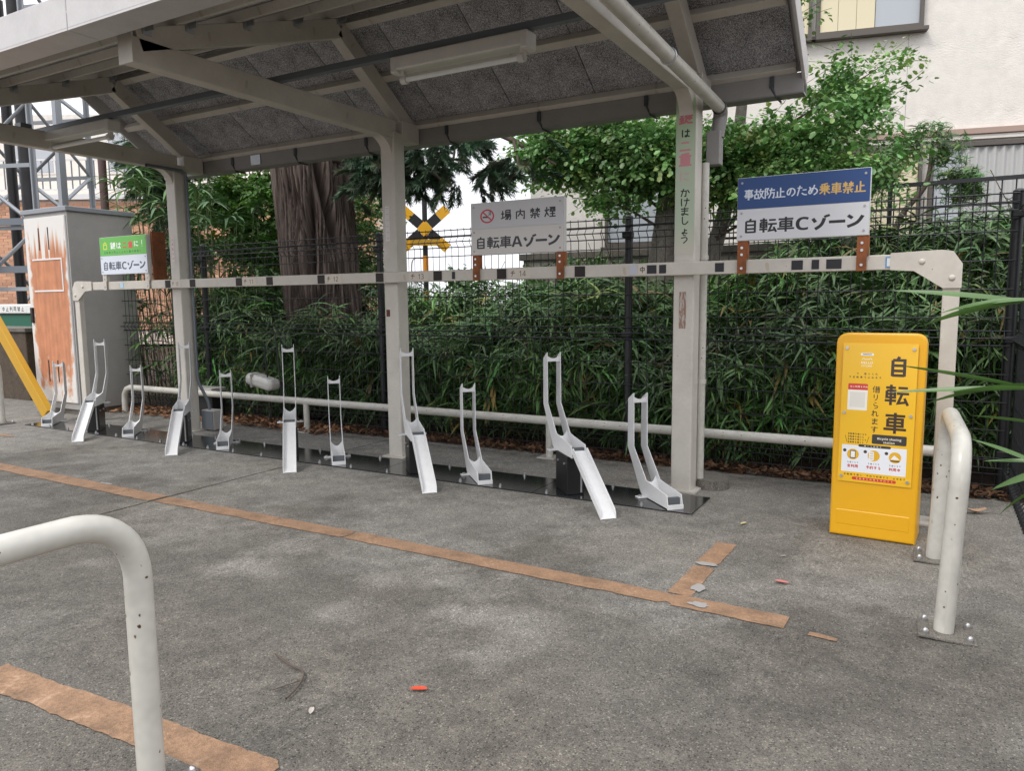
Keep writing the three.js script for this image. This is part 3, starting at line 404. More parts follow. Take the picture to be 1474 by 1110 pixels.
// ---------------------------------------------------------------- yellow information board
{
  const t = thing('information_stand', 'yellow plastic bicycle sharing board with rounded corners beside the cream leg', 'sign board', [-0.27, 0, -4.66], -0.05);
  const face = (w, h, r) => { const s = new THREE.Shape(); s.moveTo(-w / 2 + 0.01, 0); s.lineTo(w / 2 - 0.01, 0); s.lineTo(w / 2 - 0.003, h - r); s.quadraticCurveTo(w / 2 - 0.003, h, w / 2 - r, h); s.lineTo(-w / 2 + r, h); s.quadraticCurveTo(-w / 2 + 0.003, h, -w / 2 + 0.003, h - r); s.closePath(); return s; };
  const body = new THREE.ExtrudeGeometry(face(0.44, 1.16, 0.05), { depth: 0.27, bevelEnabled: true, bevelSize: 0.016, bevelThickness: 0.02, bevelSegments: 4, curveSegments: 8, steps: 6 }), p = body.attributes.position;
  for (let i = 0; i < p.count; i++) { const y = p.getY(i), z = p.getZ(i), k = 1 - 0.72 * Math.max(0, y) / 1.16; p.setZ(i, -0.02 - (0.27 - z) * k + (y > 0.2 ? -0.0 : 0) - y * 0.045); p.setY(i, y + 0.018); }
  body.computeVertexNormals(); put('body', metric(body), M.yellow, t);
  put('foot_band', bx(0.40, 0.10, 0.03, 0, 0.115, -0.0135, 0.012).rotateX(-0.045), M.yellow, t);
  const art = canvasTex(760, 1600, (g, w, h) => {
    g.fillStyle = '#f2bd1c'; g.fillRect(0, 0, w, h); const U = (u) => u * w, Vv = (v) => v * h, ink = '#3a2a1c';
    glyph(g, '自', U(0.755), Vv(0.16), 236, 31, ink); glyph(g, '転', U(0.75), Vv(0.357), 246, 27, ink); glyph(g, '車', U(0.745), Vv(0.555), 246, 29, ink);
    [...'借りられます'].forEach((c, i) => glyph(g, c, U(0.475), Vv(0.325 + i * 0.057), 80, 8.5, ink));
    g.fillStyle = '#eef0ee'; g.beginPath(); g.roundRect(U(0.24), Vv(0.072), U(0.18), 26, 12); g.fill(); g.fillStyle = '#4a6fa8'; g.fillRect(U(0.27), Vv(0.077), U(0.12), 10);
    g.fillStyle = '#f6ecd0'; g.font = 'bold 40px sans-serif'; g.textAlign = 'center'; g.fillText('HELLO', U(0.33), Vv(0.148)); g.font = 'bold 26px sans-serif'; g.fillText('CYCLING', U(0.33), Vv(0.168)); g.strokeStyle = '#f6ecd0'; g.lineWidth = 8; g.beginPath(); g.moveTo(U(0.26), Vv(0.12)); g.quadraticCurveTo(U(0.28), Vv(0.1), U(0.30), Vv(0.115)); g.lineTo(U(0.36), Vv(0.115)); g.quadraticCurveTo(U(0.38), Vv(0.1), U(0.40), Vv(0.12)); g.stroke();
    text(g, 'どこでも借りられて', U(0.11), Vv(0.218), 24, 3, ink, 39); text(g, 'す自転車で止めます', U(0.11), Vv(0.243), 24, 3, ink, 39);
    g.fillStyle = '#d23b2a'; g.beginPath(); g.roundRect(U(0.09), Vv(0.29), U(0.27), Vv(0.06), 12); g.fill(); text(g, '会に利用を予約', U(0.13), Vv(0.312), 22, 3, '#f4e6d4', 27);
    g.fillStyle = '#f3f0e4'; g.fillRect(U(0.09), Vv(0.335), U(0.27), Vv(0.145)); g.fillStyle = '#e4e0d4'; g.fillRect(U(0.12), Vv(0.352), U(0.21), Vv(0.108));
    g.strokeStyle = ink; g.lineWidth = 4; for (const [a, b] of [[0.08, 0.11], [0.41, 0.38]]) { g.beginPath(); g.moveTo(U(a), Vv(0.665)); g.lineTo(U(b), Vv(0.715)); g.stroke(); } for (let r = 0; r < 4; r++) text(g, '自転車を借りるで'.slice(0, 8 - r % 2), U(0.13), Vv(0.652 + r * 0.02), 21, 3, ink, 25);
    g.fillStyle = '#3b3630'; g.beginPath(); g.roundRect(U(0.45), Vv(0.645), U(0.46), Vv(0.068), 14); g.fill(); g.fillStyle = '#f0e7d6'; g.font = 'bold 34px sans-serif'; g.fillText('Bicycle sharing', U(0.68), Vv(0.673)); g.fillText('station', U(0.68), Vv(0.699));
    g.fillStyle = '#eef0f4'; g.fillRect(U(0.045), Vv(0.733), U(0.875), Vv(0.195)); g.fillStyle = '#3b3630'; g.beginPath(); g.roundRect(U(0.27), Vv(0.724), U(0.44), 30, 15); g.fill(); text(g, '借りる利用中', U(0.36), Vv(0.7335), 18, 2.5, '#efe7d8', 32);
    [[0.20, '会利用'], [0.485, '予約する'], [0.77, '利用中']].forEach(([u, s], i) => {
      g.fillStyle = '#e8b21c'; g.beginPath(); g.arc(U(u), Vv(0.80), 62, 0, 6.3); g.fill(); g.fillStyle = '#3b3630'; g.beginPath(); g.arc(U(u) - 88, Vv(0.775), 18, 0, 6.3); g.fill();
      g.fillStyle = '#f4f4f2'; if (i === 0) { g.fillStyle = '#3b3630'; g.fillRect(U(u) - 28, Vv(0.772), 56, 92); g.fillStyle = '#f4f4f2'; g.fillRect(U(u) - 22, Vv(0.778), 44, 72); } else if (i === 1) { g.fillRect(U(u) - 48, Vv(0.772), 50, 96); for (let k = 0; k < 3; k++) { g.fillStyle = '#b8a468'; g.fillRect(U(u) - 40, Vv(0.782 + k * 0.017), 34, 8); } } else { g.beginPath(); g.moveTo(U(u) - 44, Vv(0.815)); g.lineTo(U(u) - 10, Vv(0.782)); g.lineTo(U(u) + 48, Vv(0.812)); g.closePath(); g.fill(); g.fillStyle = '#3b3630'; g.fillRect(U(u) - 44, Vv(0.82), 90, 14); }
      text(g, 'を借りるで', U(u) - 48, Vv(0.858), 18, 2.5, '#55504a', 25); text(g, s, U(u) - 19 * (s.length - 1), Vv(0.885), 36, 6, '#c8362c', 40);
    });
    text(g, '自転車を借りて予約で利用すると止めます', U(0.1), Vv(0.947), 22, 3, ink, 34); g.fillStyle = '#d23b2a'; g.beginPath(); g.roundRect(U(0.2), Vv(0.962), U(0.6), 34, 17); g.fill(); text(g, '自転車の利用を予約する', U(0.27), Vv(0.9725), 20, 3, '#f1c9a0', 36);
  });
  const sheet = put('printed_sheet', new THREE.PlaneGeometry(0.385, 0.81).translate(0, 0.735, 0.004).rotateX(-0.045), new THREE.MeshPhysicalMaterial({ map: art, roughness: 0.35, clearcoat: 0.6, clearcoatRoughness: 0.12 }), t);
  for (const x of [-0.172, 0.172]) for (const y of [0.36, 0.735, 1.11]) put('screw', rod(V(x, y, 0.002), V(x, y, 0.011), 0.009, 12).rotateX(-0.045), M.bolt, sheet);
}

// ---------------------------------------------------------------- mesh fence
function wirePanel(a, b, m, parent) { // wires between two posts, folded outwards at three heights
  const d = b.clone().sub(a), L = d.length(), dir = d.clone().normalize(), nrm = V(-dir.z, 0, dir.x), parts = [], r = 0.0036, at = (s, y, o = 0) => a.clone().addScaledVector(dir, s).add(V(nrm.x * o, y, nrm.z * o));
  const ys = []; for (let y = 0.08; y < 2.1; y += 0.195) ys.push(y);
  for (const y of ys) parts.push(rod(at(0, y, 0.004), at(L, y, 0.004), r * 1.25, 4));
  for (const f of [0.16, 1.06, 1.92]) for (const [dy, o] of [[0, 0.004], [0.05, 0.045], [0.1, 0.004]]) parts.push(rod(at(0, f + dy, o), at(L, f + dy, o), r * 1.4, 4));
  parts.push(rod(at(0, 2.085, 0.01), at(L, 2.085, 0.01), r * 1.4, 4));
  for (let s = 0.04; s < L; s += 0.075) { const pts = [at(s, 0.05), at(s, 0.16), at(s, 0.21, 0.042), at(s, 0.26), at(s, 1.06), at(s, 1.11, 0.042), at(s, 1.16), at(s, 1.92), at(s, 1.97, 0.042), at(s, 2.02), at(s, 2.10, 0.012)]; for (let i = 0; i < pts.length - 1; i++) parts.push(rod(pts[i], pts[i + 1], r, 4)); }
  return put('wire_panel', join(parts), m, parent, { kind: 'stuff' });
}
const fence = thing('mesh_fence', 'tall black wire mesh fence with black posts behind the docks', 'fence', [0, 0, -6.12]);
const fx = [-10.6, -7.83, -5.07, -2.33, 0.45];
fx.forEach((x, i) => { const p = put('post', rod(V(x, -0.05, -0.035), V(x, 2.10, -0.035), 0.034, 16), M.fence, fence); put('post_cap', new THREE.SphereGeometry(0.037, 14, 8).scale(1, 0.6, 1).translate(x, 2.10, -0.035), M.fence, p); for (const y of [0.3, 1.1, 1.95]) put('clamp', bx(0.09, 0.045, 0.06, x, y, -0.01, 0.006), M.fence, p); if (i) wirePanel(V(fx[i - 1], 0, 0.02), V(x, 0, 0.02), M.fence, fence); });
const fence2 = thing('mesh_fence', 'black wire mesh fence running beside the white hoop towards the yellow board', 'fence', [0.49, 0, 0]);
[[-6.02], [-3.3], [-0.55]].forEach(([z], i, arr) => { put('post', bx(0.075, 2.2, 0.075, 0.03, 1.05, z, 0.01), M.fence, fence2); if (i) wirePanel(V(0, 0, arr[i - 1][0]), V(0, 0, z), M.fence, fence2); });

// ---------------------------------------------------------------- vegetation
function blade(len, wid, bend, seg = 4, fold = 0.15) { // long leaf rising along +z and drooping
  const pos = [], idx = []; for (let i = 0; i <= seg; i++) { const t = i / seg, w = wid / 2 * Math.pow(Math.sin(Math.PI * Math.min(1, 0.07 + t * 0.93)), 0.75) * (1 - 0.35 * t), z = len * t * (1 - 0.18 * bend * t), y = -len * bend * t * t * 0.6; pos.push(-w, y + w * fold * 2, z, 0, y, z, w, y + w * fold * 2, z); }
  for (let i = 0; i < seg; i++) { const a = i * 3; idx.push(a, a + 3, a + 1, a + 1, a + 3, a + 4, a + 1, a + 4, a + 2, a + 2, a + 4, a + 5); }
  const g = new THREE.BufferGeometry(); g.setAttribute('position', new THREE.Float32BufferAttribute(pos, 3)); g.setAttribute('uv', new THREE.Float32BufferAttribute(new Float32Array(pos.length / 3 * 2), 2)); g.setIndex(idx); g.computeVertexNormals(); return g;
}
const E_ = new THREE.Euler(), Q_ = new THREE.Quaternion();
const turned = (g, yaw, pitch, roll, p) => { E_.set(pitch, yaw, roll, 'YXZ'); return g.applyQuaternion(Q_.setFromEuler(E_)).translate(p.x, p.y, p.z); };
function fan(R, n, len, wid) { // a shoot tip with leaves fanned round it
  const list = [rod(V(0, -0.22, 0), V(0, 0, 0), 0.0022, 3)];
  for (let i = 0; i < n; i++) list.push(turned(blade(len * (0.6 + 0.5 * R()), wid * (0.7 + 0.6 * R()), 0.25 + 0.9 * R(), 4), R() * 6.283, -0.75 + R() * 1.0, (R() - 0.5) * 1.0, V(0, -0.10 * R(), 0)));
  return join(list);
}
const mat4 = (p, e, s) => new THREE.Matrix4().compose(p, new THREE.Quaternion().setFromEuler(e), V(s, s, s));
{ // bamboo grass on the bank
  const R = rng(21), kinds = [fan(R, 9, 0.23, 0.020), fan(R, 7, 0.31, 0.025), fan(R, 10, 0.18, 0.016), fan(R, 6, 0.27, 0.028)], mats = kinds.map(() => []), cols = kinds.map(() => []);
  const add = (x, y, z, lean, s, bright) => { const k = Math.floor(R() * 4), dead = R() < 0.025, v = (0.45 + 1.0 * R() * R() + 0.2 * R()) * bright, yl = dead ? 3.2 : R() < 0.06 ? 1.8 : 1 + 0.25 * R(); mats[k].push(mat4(V(x, y, z), new THREE.Euler(lean + (R() - 0.5) * 0.9, R() * 6.283, (R() - 0.5) * 0.9), s)); cols[k].push(lin(v * yl, v * (R() < 0.05 ? 1.5 : 1), v * (0.8 + 0.4 * R()))); };
  for (let i = 0; i < 19000; i++) {
    const x = -8.6 + R() * 10.6, z = -6.30 - Math.pow(R(), 1.1) * 1.75, g = hill(x, z), top = 0.98 + 0.30 * fbm(x * 0.7, z * 0.7, 3.3, 2) + 0.24 * THREE.MathUtils.smoothstep(x, -2.5, 0) + 0.22 * THREE.MathUtils.smoothstep(-x, 4.6, 7.0), hgt = (z > -6.75 ? 0.16 + 0.95 * Math.pow(R(), 0.9) : 0.3 + 0.7 * R()) * top * (0.72 + 0.28 * THREE.MathUtils.smoothstep(-z, 6.2, 6.9));
    if (Math.abs(x + 6.7) < 0.7 && z < -6.75 && z > -7.75) continue;
    const cap = 1.42 + 0.12 * N(x * 1.4, z * 1.4, 5) + 0.50 * THREE.MathUtils.smoothstep(x, -2.4, -0.9) + 0.12 * THREE.MathUtils.smoothstep(-x, 4.6, 6.5), yy = g + 0.10 + hgt * 1.16; if (yy > cap + 0.25 * R()) continue;
    add(x, yy, z + 0.08, 0.25 * (z > -6.7 ? 1 : 0.3), 0.55 + 0.75 * R(), 0.85 + 0.5 * THREE.MathUtils.clamp(fbm(x * 0.6, yy * 1.2, z * 0.6, 3) * 1.5, -0.5, 1));
  }
  const m = leafMat(0.08, 0.185, 0.05, 0.5, 0); kinds.forEach((g, k) => inst(numbered('bamboo_grass'), g, m, mats[k], cols[k], scene, { kind: 'stuff', label: 'dense dark green bamboo grass behind the mesh fence', category: 'bamboo grass' }));
}
{ // dry leaves along the foot of the fence
  const R = rng(31), g = new THREE.CircleGeometry(0.028, 7).scale(1, 0.5, 1).rotateX(-Math.PI / 2), p = g.attributes.position; for (let i = 0; i < p.count; i++) p.setY(i, Math.abs(p.getZ(i)) * 0.5 + p.getX(i) * p.getX(i) * 6); g.computeVertexNormals();
  const mats = [], cols = []; for (let i = 0; i < 6500; i++) { const x = -10.3 + R() * 10.9, band = Math.pow(R(), 2), z = -5.98 - band * 0.5 + (x < -5.5 ? (R() - 0.3) * 0.35 : 0); mats.push(mat4(V(x, (z < -6.28 ? -0.05 : 0.008) + R() * 0.03, z), new THREE.Euler((R() - 0.5) * 1.2, R() * 6.28, (R() - 0.5) * 1.2), 0.5 + R())); const k = 0.5 + R(), w = x < -5.5 ? 1.3 : 0.6; cols.push(lin(0.20 * k * w, 0.105 * k * w, 0.055 * k * w)); }
  inst('leaf_litter', g, std(lin(1, 1, 1), 0.95, { side: THREE.DoubleSide }), mats, cols, scene, { kind: 'stuff', label: 'brown dry leaves lying along the foot of the fence', category: 'leaf litter' });
}
function leafyTwig(R, n, size, spread) { // a twig with round leaves
  const list = [rod(V(0, 0, 0), V(0, 0.02, spread), 0.0025, 3)];
  for (let i = 0; i < n; i++) {
    const g = new THREE.CircleGeometry(size * (0.6 + 0.5 * R()), 6).scale(0.82, 1, 1).rotateX(-Math.PI / 2).translate(0, 0, size * 0.8), p = g.attributes.position; for (let k = 0; k < p.count; k++) p.setY(k, Math.abs(p.getX(k)) * 0.35 - Math.max(0, p.getZ(k)) * 0.25); g.computeVertexNormals();
    list.push(turned(g, (R() - 0.5) * 4.4, 0.1 + (R() - 0.3) * 0.9, (R() - 0.5) * 0.9, V((R() - 0.5) * spread * 0.7, (R() - 0.5) * spread * 0.35, spread * R())));
  }
  return join(list);
}
function tuft(R, n, len, spread) { // conifer spray: fine drooping needles along a twig
  const pos = []; for (let i = 0; i < n; i++) { const z = spread * R(), a = R() * 6.283, e = 0.5 + R(), L = len * (0.5 + 0.7 * R()), b = V((R() - 0.5) * 0.05, -z * 0.35, z), t = b.clone().add(V(Math.cos(a) * L * 0.7, Math.sin(a) * L * 0.6 - L * 0.25, L * 0.7 * e)), s = V(-Math.sin(a), Math.cos(a), 0.3).multiplyScalar(0.006); pos.push(b.x - s.x, b.y - s.y, b.z - s.z, b.x + s.x, b.y + s.y, b.z + s.z, t.x, t.y, t.z); }
  const g = new THREE.BufferGeometry(); g.setAttribute('position', new THREE.Float32BufferAttribute(pos, 3)); g.setAttribute('uv', new THREE.Float32BufferAttribute(new Float32Array(pos.length / 3 * 2), 2)); g.computeVertexNormals(); return g;
}
function crownOf(t, seed, kinds, m, blobs, count, tint, droop = 0) { // twigs through the volume of several lobes, thicker towards each lobe's skin
  const R = rng(seed), mats = kinds.map(() => []), cols = kinds.map(() => []), vol = blobs.map((b) => b[3] * b[4] * b[5]), sum = vol.reduce((a, b) => a + b, 0);
  blobs.forEach(([cx, cy, cz, rx, ry, rz], bi) => { const n = Math.round(count * vol[bi] / sum); for (let i = 0; i < n; i++) { const d = V(R() * 2 - 1, R() * 2 - 1, R() * 2 - 1).normalize(), r = Math.pow(R(), 0.45) * (0.8 + 0.35 * N(d.x * 2 + bi, d.y * 2, d.z * 2)), k = Math.floor(R() * kinds.length); { const qx = cx + d.x * r * rx, qy = cy + d.y * r * ry, qz = cz + d.z * r * rz; if (N(qx * 1.7, qy * 1.7, qz * 1.7) + 0.8 * N(qx * 4.3, qy * 4.3, qz * 4.3) < 0.0) continue; }
    mats[k].push(mat4(V(cx + d.x * r * rx, cy + d.y * r * ry, cz + d.z * r * rz), new THREE.Euler(droop + (R() - 0.5) * 1.1, Math.atan2(d.x, d.z) + (R() - 0.5) * 2.2, (R() - 0.5) * 1.0, 'YXZ'), 0.7 + 0.6 * R())); const v = 0.5 + 0.9 * R(); cols[k].push(lin(v * tint[0] * (0.75 + 0.7 * R() * R()), v * tint[1], v * tint[2])); } });
  kinds.forEach((g, k) => inst('crown', g, m, mats[k], cols[k], t, { kind: 'stuff' }));
}
const limb = (t, pts, r0, r1, m, name = 'limb') => { const c = new THREE.CatmullRomCurve3(pts.map((p) => V(...p))), seg = 14, list = []; for (let i = 0; i < seg; i++) list.push(rod(c.getPoint(i / seg), c.getPoint((i + 1.04) / seg > 1 ? 1 : (i + 1.04) / seg), r0 + (r1 - r0) * i / seg, 9, r0 + (r1 - r0) * (i + 1) / seg)); return put(name, list, m, t); };
{ // old conifer with a fibrous trunk
  const t = thing('old_conifer_tree', 'huge old conifer with fibrous dark brown trunk behind the fence', 'tree', [-6.78, 0, -7.3]);
  const rings = 240, seg = 340, g = new THREE.CylinderGeometry(1, 1, 9, seg, rings, true), p = g.attributes.position, col = new Float32Array(p.count * 3);
  for (let i = 0; i < p.count; i++) {
    const y = p.getY(i) + 4.5, a = Math.atan2(p.getZ(i), p.getX(i)), tw = a + y * 0.10, cx = Math.cos(tw), sx = Math.sin(tw);
    const wob = 0.12 * N(cx * 3, sx * 3, y * 1.3), c2 = Math.cos(tw + wob), s2 = Math.sin(tw + wob), fib = 0.9 * Math.abs(N(c2 * 8, s2 * 8, y * 0.8)) + 0.8 * Math.abs(N(c2 * 19, s2 * 19, y * 1.5 + 4)) + 0.55 * Math.abs(N(c2 * 42, s2 * 42, y * 2.6)), lobe = N(cx * 1.6, sx * 1.6, y * 0.35 + 8), cleft = Math.exp(-Math.pow((a - 0.42 - 0.20 * (y - 2.4) + 0.1 * N(y * 2, 3)) / 0.13, 2)) * THREE.MathUtils.smoothstep(y, 1.9, 2.5) + 0.75 * Math.exp(-Math.pow((a - 1.0 + 0.25 * (y - 2.1)) / 0.09, 2)) * THREE.MathUtils.smoothstep(y, 1.5, 1.9) * THREE.MathUtils.smoothstep(-y, -2.9, -2.4);
    const r = (0.475 + 0.14 * Math.exp(-y * 1.8) + 0.03 * Math.max(0, y - 2.4)) * (1 + 0.2 * lobe) - 0.15 * Math.max(0, 0.62 - fib) - 0.30 * cleft, lean = -0.15 * y;
    p.setXYZ(i, Math.cos(a) * r + lean * 0.75, y, Math.sin(a) * r); const s = N(c2 * 30, s2 * 30, y * 2.0 + 30), k = 0.95 + 0.8 * s + 0.35 * N(cx * 5, sx * 5, y); col.set([0.086 * k, 0.063 * k * (1 + 0.12 * s), 0.052 * k * (1 + 0.2 * s)], i * 3);
  }
  g.setAttribute('color', new THREE.BufferAttribute(col, 3)); g.computeVertexNormals(); put('trunk', g, M.bark, t);
  limb(t, [[-0.2, 4.0, 0], [1.0, 3.75, -0.3], [2.1, 3.4, -0.5], [2.9, 2.95, -0.6]], 0.09, 0.015, M.limb); limb(t, [[-0.1, 3.2, 0], [0.9, 3.15, 0.0], [1.5, 2.95, 0.05], [1.9, 2.7, 0.1]], 0.05, 0.01, M.limb); limb(t, [[-0.5, 4.3, 0], [-1.8, 4.2, -0.2], [-3.4, 3.9, -0.4]], 0.1, 0.02, M.limb);
  limb(t, [[1.5, 3.6, -0.35], [1.7, 3.2, -0.3], [1.6, 2.75, -0.2]], 0.025, 0.006, M.limb); limb(t, [[2.4, 3.25, -0.5], [2.5, 2.95, -0.4], [2.4, 2.7, -0.3]], 0.02, 0.005, M.limb);
  const R = rng(41); crownOf(t, 42, [tuft(R, 170, 0.085, 0.26), tuft(R, 150, 0.10, 0.24), tuft(R, 190, 0.075, 0.2)], leafMat(0.065, 0.105, 0.055, 0.6, 0.1), [[1.2, 2.92, -0.1, 0.6, 0.24, 0.4], [1.9, 2.88, -0.3, 0.55, 0.24, 0.4], [0.75, 3.2, 0, 0.35, 0.3, 0.4], [2.5, 3.1, -0.5, 0.4, 0.28, 0.4], [1.6, 3.35, -0.3, 0.9, 0.15, 0.4], [-0.2, 6.2, -0.3, 1.5, 0.5, 1.0], [-3.2, 4.2, -0.5, 0.8, 0.5, 0.6], [-4.3, 3.7, -0.6, 0.5, 0.65, 0.5], [0.95, 2.86, 0.1, 0.4, 0.16, 0.3], [1.5, 3.2, 0, 0.8, 0.3, 0.4], [2.3, 2.88, -0.2, 0.35, 0.2, 0.3], [0.6, 2.75, 0.1, 0.25, 0.25, 0.3], [2.7, 3.1, -0.4, 0.35, 0.25, 0.3]], 3600, [1, 1, 1], 0.35);
}
{ // broadleaf tree behind the corner
  const t = thing('broadleaf_tree', 'broadleaf tree with round green leaves behind the blue sign', 'tree', [-2.9, 0, -8.75]);
  limb(t, [[0, 0, 0], [-0.05, 1.4, 0], [0.03, 2.3, -0.05], [0.15, 3.6, -0.1], [0.3, 5.2, 0]], 0.20, 0.07, M.limbGrey, 'trunk'); limb(t, [[0.25, 0.6, -0.2], [0.5, 1.8, -0.3], [0.72, 2.8, -0.4], [0.9, 4.4, -0.3]], 0.13, 0.05, M.limbGrey, 'trunk');
  for (const pts of [[[0.5, 2.0, -0.3], [1.0, 2.5, -0.1], [1.7, 3.0, 0.0], [2.4, 3.5, 0.0]], [[0.5, 2.1, -0.3], [1.1, 2.3, 0.0], [1.8, 2.45, 0.1], [2.6, 2.7, 0.1]], [[0.05, 2.4, 0], [-0.5, 2.9, 0.2], [-1.1, 3.2, 0.3]], [[0.6, 2.5, -0.3], [1.2, 3.2, -0.2], [1.8, 3.5, -0.1], [2.3, 3.75, 0]], [[0.05, 2.2, 0], [-0.4, 2.5, 0.4], [-0.9, 2.6, 0.6]]]) limb(t, pts, 0.02, 0.004, M.limb);
  const R = rng(51), kinds = [leafyTwig(R, 22, 0.027, 0.36), leafyTwig(R, 18, 0.036, 0.36), leafyTwig(R, 30, 0.021, 0.34), leafyTwig(R, 12, 0.031, 0.42)];
  crownOf(t, 52, kinds, leafMat(0.21, 0.37, 0.10, 0.45, 0.5), [[-0.6, 3.15, 0.3, 0.75, 0.42, 0.6], [-1.15, 3.2, 0.5, 0.45, 0.35, 0.5], [0.2, 2.95, 0.2, 0.7, 0.5, 0.6], [-0.3, 2.6, 0.4, 0.4, 0.2, 0.3], [1.25, 3.0, 0, 0.65, 0.35, 0.5], [1.9, 3.4, 0, 0.45, 0.22, 0.4], [2.2, 3.78, -0.05, 0.5, 0.10, 0.3], [1.55, 2.6, 0.1, 0.6, 0.25, 0.5], [2.2, 2.75, 0.1, 0.45, 0.16, 0.4], [2.1, 3.1, 0, 0.25, 0.1, 0.3], [1.3, 4.3, -0.1, 0.16, 0.3, 0.2], [-0.2, 3.0, 0.5, 0.75, 0.35, 0.4], [-1.1, 2.95, 0.6, 0.35, 0.2, 0.4], [0.75, 2.85, 0.3, 0.6, 0.4, 0.5], [1.2, 2.55, 0, 0.6, 0.28, 0.4], [1.95, 2.5, -0.1, 0.65, 0.26, 0.4], [1.65, 3.2, 0, 0.6, 0.16, 0.35], [1.5, 3.6, -0.1, 0.5, 0.13, 0.3], [2.25, 3.5, -0.2, 0.4, 0.12, 0.25], [2.45, 3.0, -0.2, 0.3, 0.12, 0.25], [-0.9, 3.3, 0.4, 0.7, 0.3, 0.4], [0.3, 5.0, 0, 1.6, 0.4, 1.2]], 8200, [1, 1, 1]);
}
{ const t = thing('garden_shrub', 'small light green shrub with bent stem in front of the curtained window', 'shrub', [-0.55, 1.5, -11.3]); limb(t, [[0, 0, 0], [0.05, 0.9, 0], [0.35, 1.35, 0], [0.4, 1.9, 0]], 0.05, 0.02, M.limb, 'stem'); const R = rng(61); crownOf(t, 62, [fan(R, 9, 0.13, 0.022), fan(R, 8, 0.15, 0.02)], leafMat(0.13, 0.24, 0.07, 0.5, 0.35), [[0.35, 1.95, 0, 0.65, 0.25, 0.4], [-0.15, 1.6, 0, 0.4, 0.35, 0.4], [0.75, 1.35, 0.1, 0.45, 0.3, 0.4], [0.6, 1.75, 0, 0.4, 0.2, 0.3]], 700, [1, 1, 1], 0.3); }
{ const t = thing('young_maple_tree', 'bright green small-leaved tree left of the huge trunk', 'tree', [-9.2, 0, -8.3]); limb(t, [[0, 0, 0], [0.1, 1.5, 0], [0.3, 2.6, 0], [0.1, 4, 0]], 0.06, 0.03, M.limb, 'trunk'); limb(t, [[0.3, 2.0, 0], [0.2, 2.7, 0.1], [-0.1, 3.5, 0.1]], 0.02, 0.008, M.limb); const R = rng(71); crownOf(t, 72, [leafyTwig(R, 18, 0.036, 0.32), leafyTwig(R, 16, 0.042, 0.30)], leafMat(0.14, 0.27, 0.04, 0.45, 0.45), [[0.1, 3.0, 0, 0.9, 0.55, 0.6], [0.6, 2.3, 0, 0.8, 0.5, 0.6], [-0.3, 2.2, 0, 0.6, 0.45, 0.5], [0.3, 1.5, 0.2, 1.0, 0.5, 0.5], [0.2, 4.1, 0, 0.9, 0.5, 0.6], [1.0, 2.9, 0.1, 0.6, 0.5, 0.4], [-0.6, 2.9, 0.2, 0.5, 0.5, 0.4]], 3400, [1, 1, 1]); }
for (const [x, z, h, sd, l] of [[-5.75, -9.4, 2.0, 131, 'light green bush beside the huge trunk'], [-4.7, -9.6, 1.95, 132, 'light green bush seen under the no smoking board'], [-3.75, -9.3, 2.15, 133, 'light green bush left of the pale tree trunk'], [0.9, -9.3, 2.5, 134, 'light green bush behind the corner post']]) {
  const t = thing('leafy_bush', l, 'bush', [x, 0, z]), R = rng(sd); for (let k = 0; k < 6; k++) limb(t, [[0, 0, 0], [(R() - 0.5) * 0.5, h * 0.5, (R() - 0.5) * 0.3], [(R() - 0.5) * 1.3, h * (0.9 + 0.2 * R()), (R() - 0.5) * 0.5]], 0.012, 0.004, M.limb, 'stem');
  crownOf(t, sd + 50, [fan(R, 9, 0.17, 0.03), leafyTwig(R, 18, 0.035, 0.3)], leafMat(0.14, 0.27, 0.06, 0.5, 0.4), [[0, h * 0.75, 0, 0.75, h * 0.28, 0.45], [0.2, h * 0.45, 0.1, 0.7, h * 0.3, 0.4]], 420, [1, 1, 1]);
}
{ const t = thing('slender_tree', 'slender light green tree directly behind the huge trunk', 'tree', [-8.95, 0, -10.2]); limb(t, [[0, 0, 0], [0.05, 1.6, 0], [-0.05, 3.0, 0], [0, 4.6, 0]], 0.05, 0.02, M.limb, 'trunk'); for (const p of [[[0, 2.2, 0], [0.4, 2.7, 0], [0.75, 3.0, 0]], [[0, 1.8, 0], [-0.5, 2.4, 0], [-0.9, 2.8, 0]]]) limb(t, p, 0.015, 0.004, M.limb);
  const R = rng(141); crownOf(t, 142, [leafyTwig(R, 20, 0.034, 0.34), leafyTwig(R, 24, 0.026, 0.32)], leafMat(0.15, 0.29, 0.06, 0.45, 0.5), [[0.35, 2.9, 0, 0.45, 0.7, 0.5], [0.3, 1.9, 0, 0.45, 0.6, 0.5], [-0.6, 3.0, 0, 0.7, 0.7, 0.5], [-0.8, 1.9, 0, 0.7, 0.6, 0.5], [0.3, 3.9, 0, 0.8, 0.5, 0.5]], 2600, [1, 1, 1]); }
function palm(name, label, pos, seed, n, h, spread, len, wid, color) { // clump of canes with fans of long leaves
  const t = thing(name, label, 'plant', pos), R = rng(seed), m = leafMat(...color, 0.4, 0.3);
  for (let i = 0; i < n; i++) { const x = (R() - 0.5) * spread, z = (R() - 0.5) * spread * 0.6, y = h * (0.12 + 0.88 * R()), tip = V(x * 1.3, y, z * 1.3); put('cane', rod(V(x * 0.8, 0, z * 0.8), tip, 0.005, 6), M.cane, t); const list = []; for (let k = 0; k < 11; k++) list.push(turned(blade(len * (0.75 + 0.4 * R()), wid, 0.2 + 0.5 * R(), 5), k / 11 * 6.283 + R() * 0.4, -0.5 + R() * 0.7, 0, tip)); put('leaf_fan', list, m, t); }
  return t;
}
palm('fan_palm', 'clump of fan palm with long green fingers beside the cabinet', [-9.85, 0, -7.0], 81, 72, 3.5, 1.9, 0.44, 0.05, [0.13, 0.26, 0.07]);
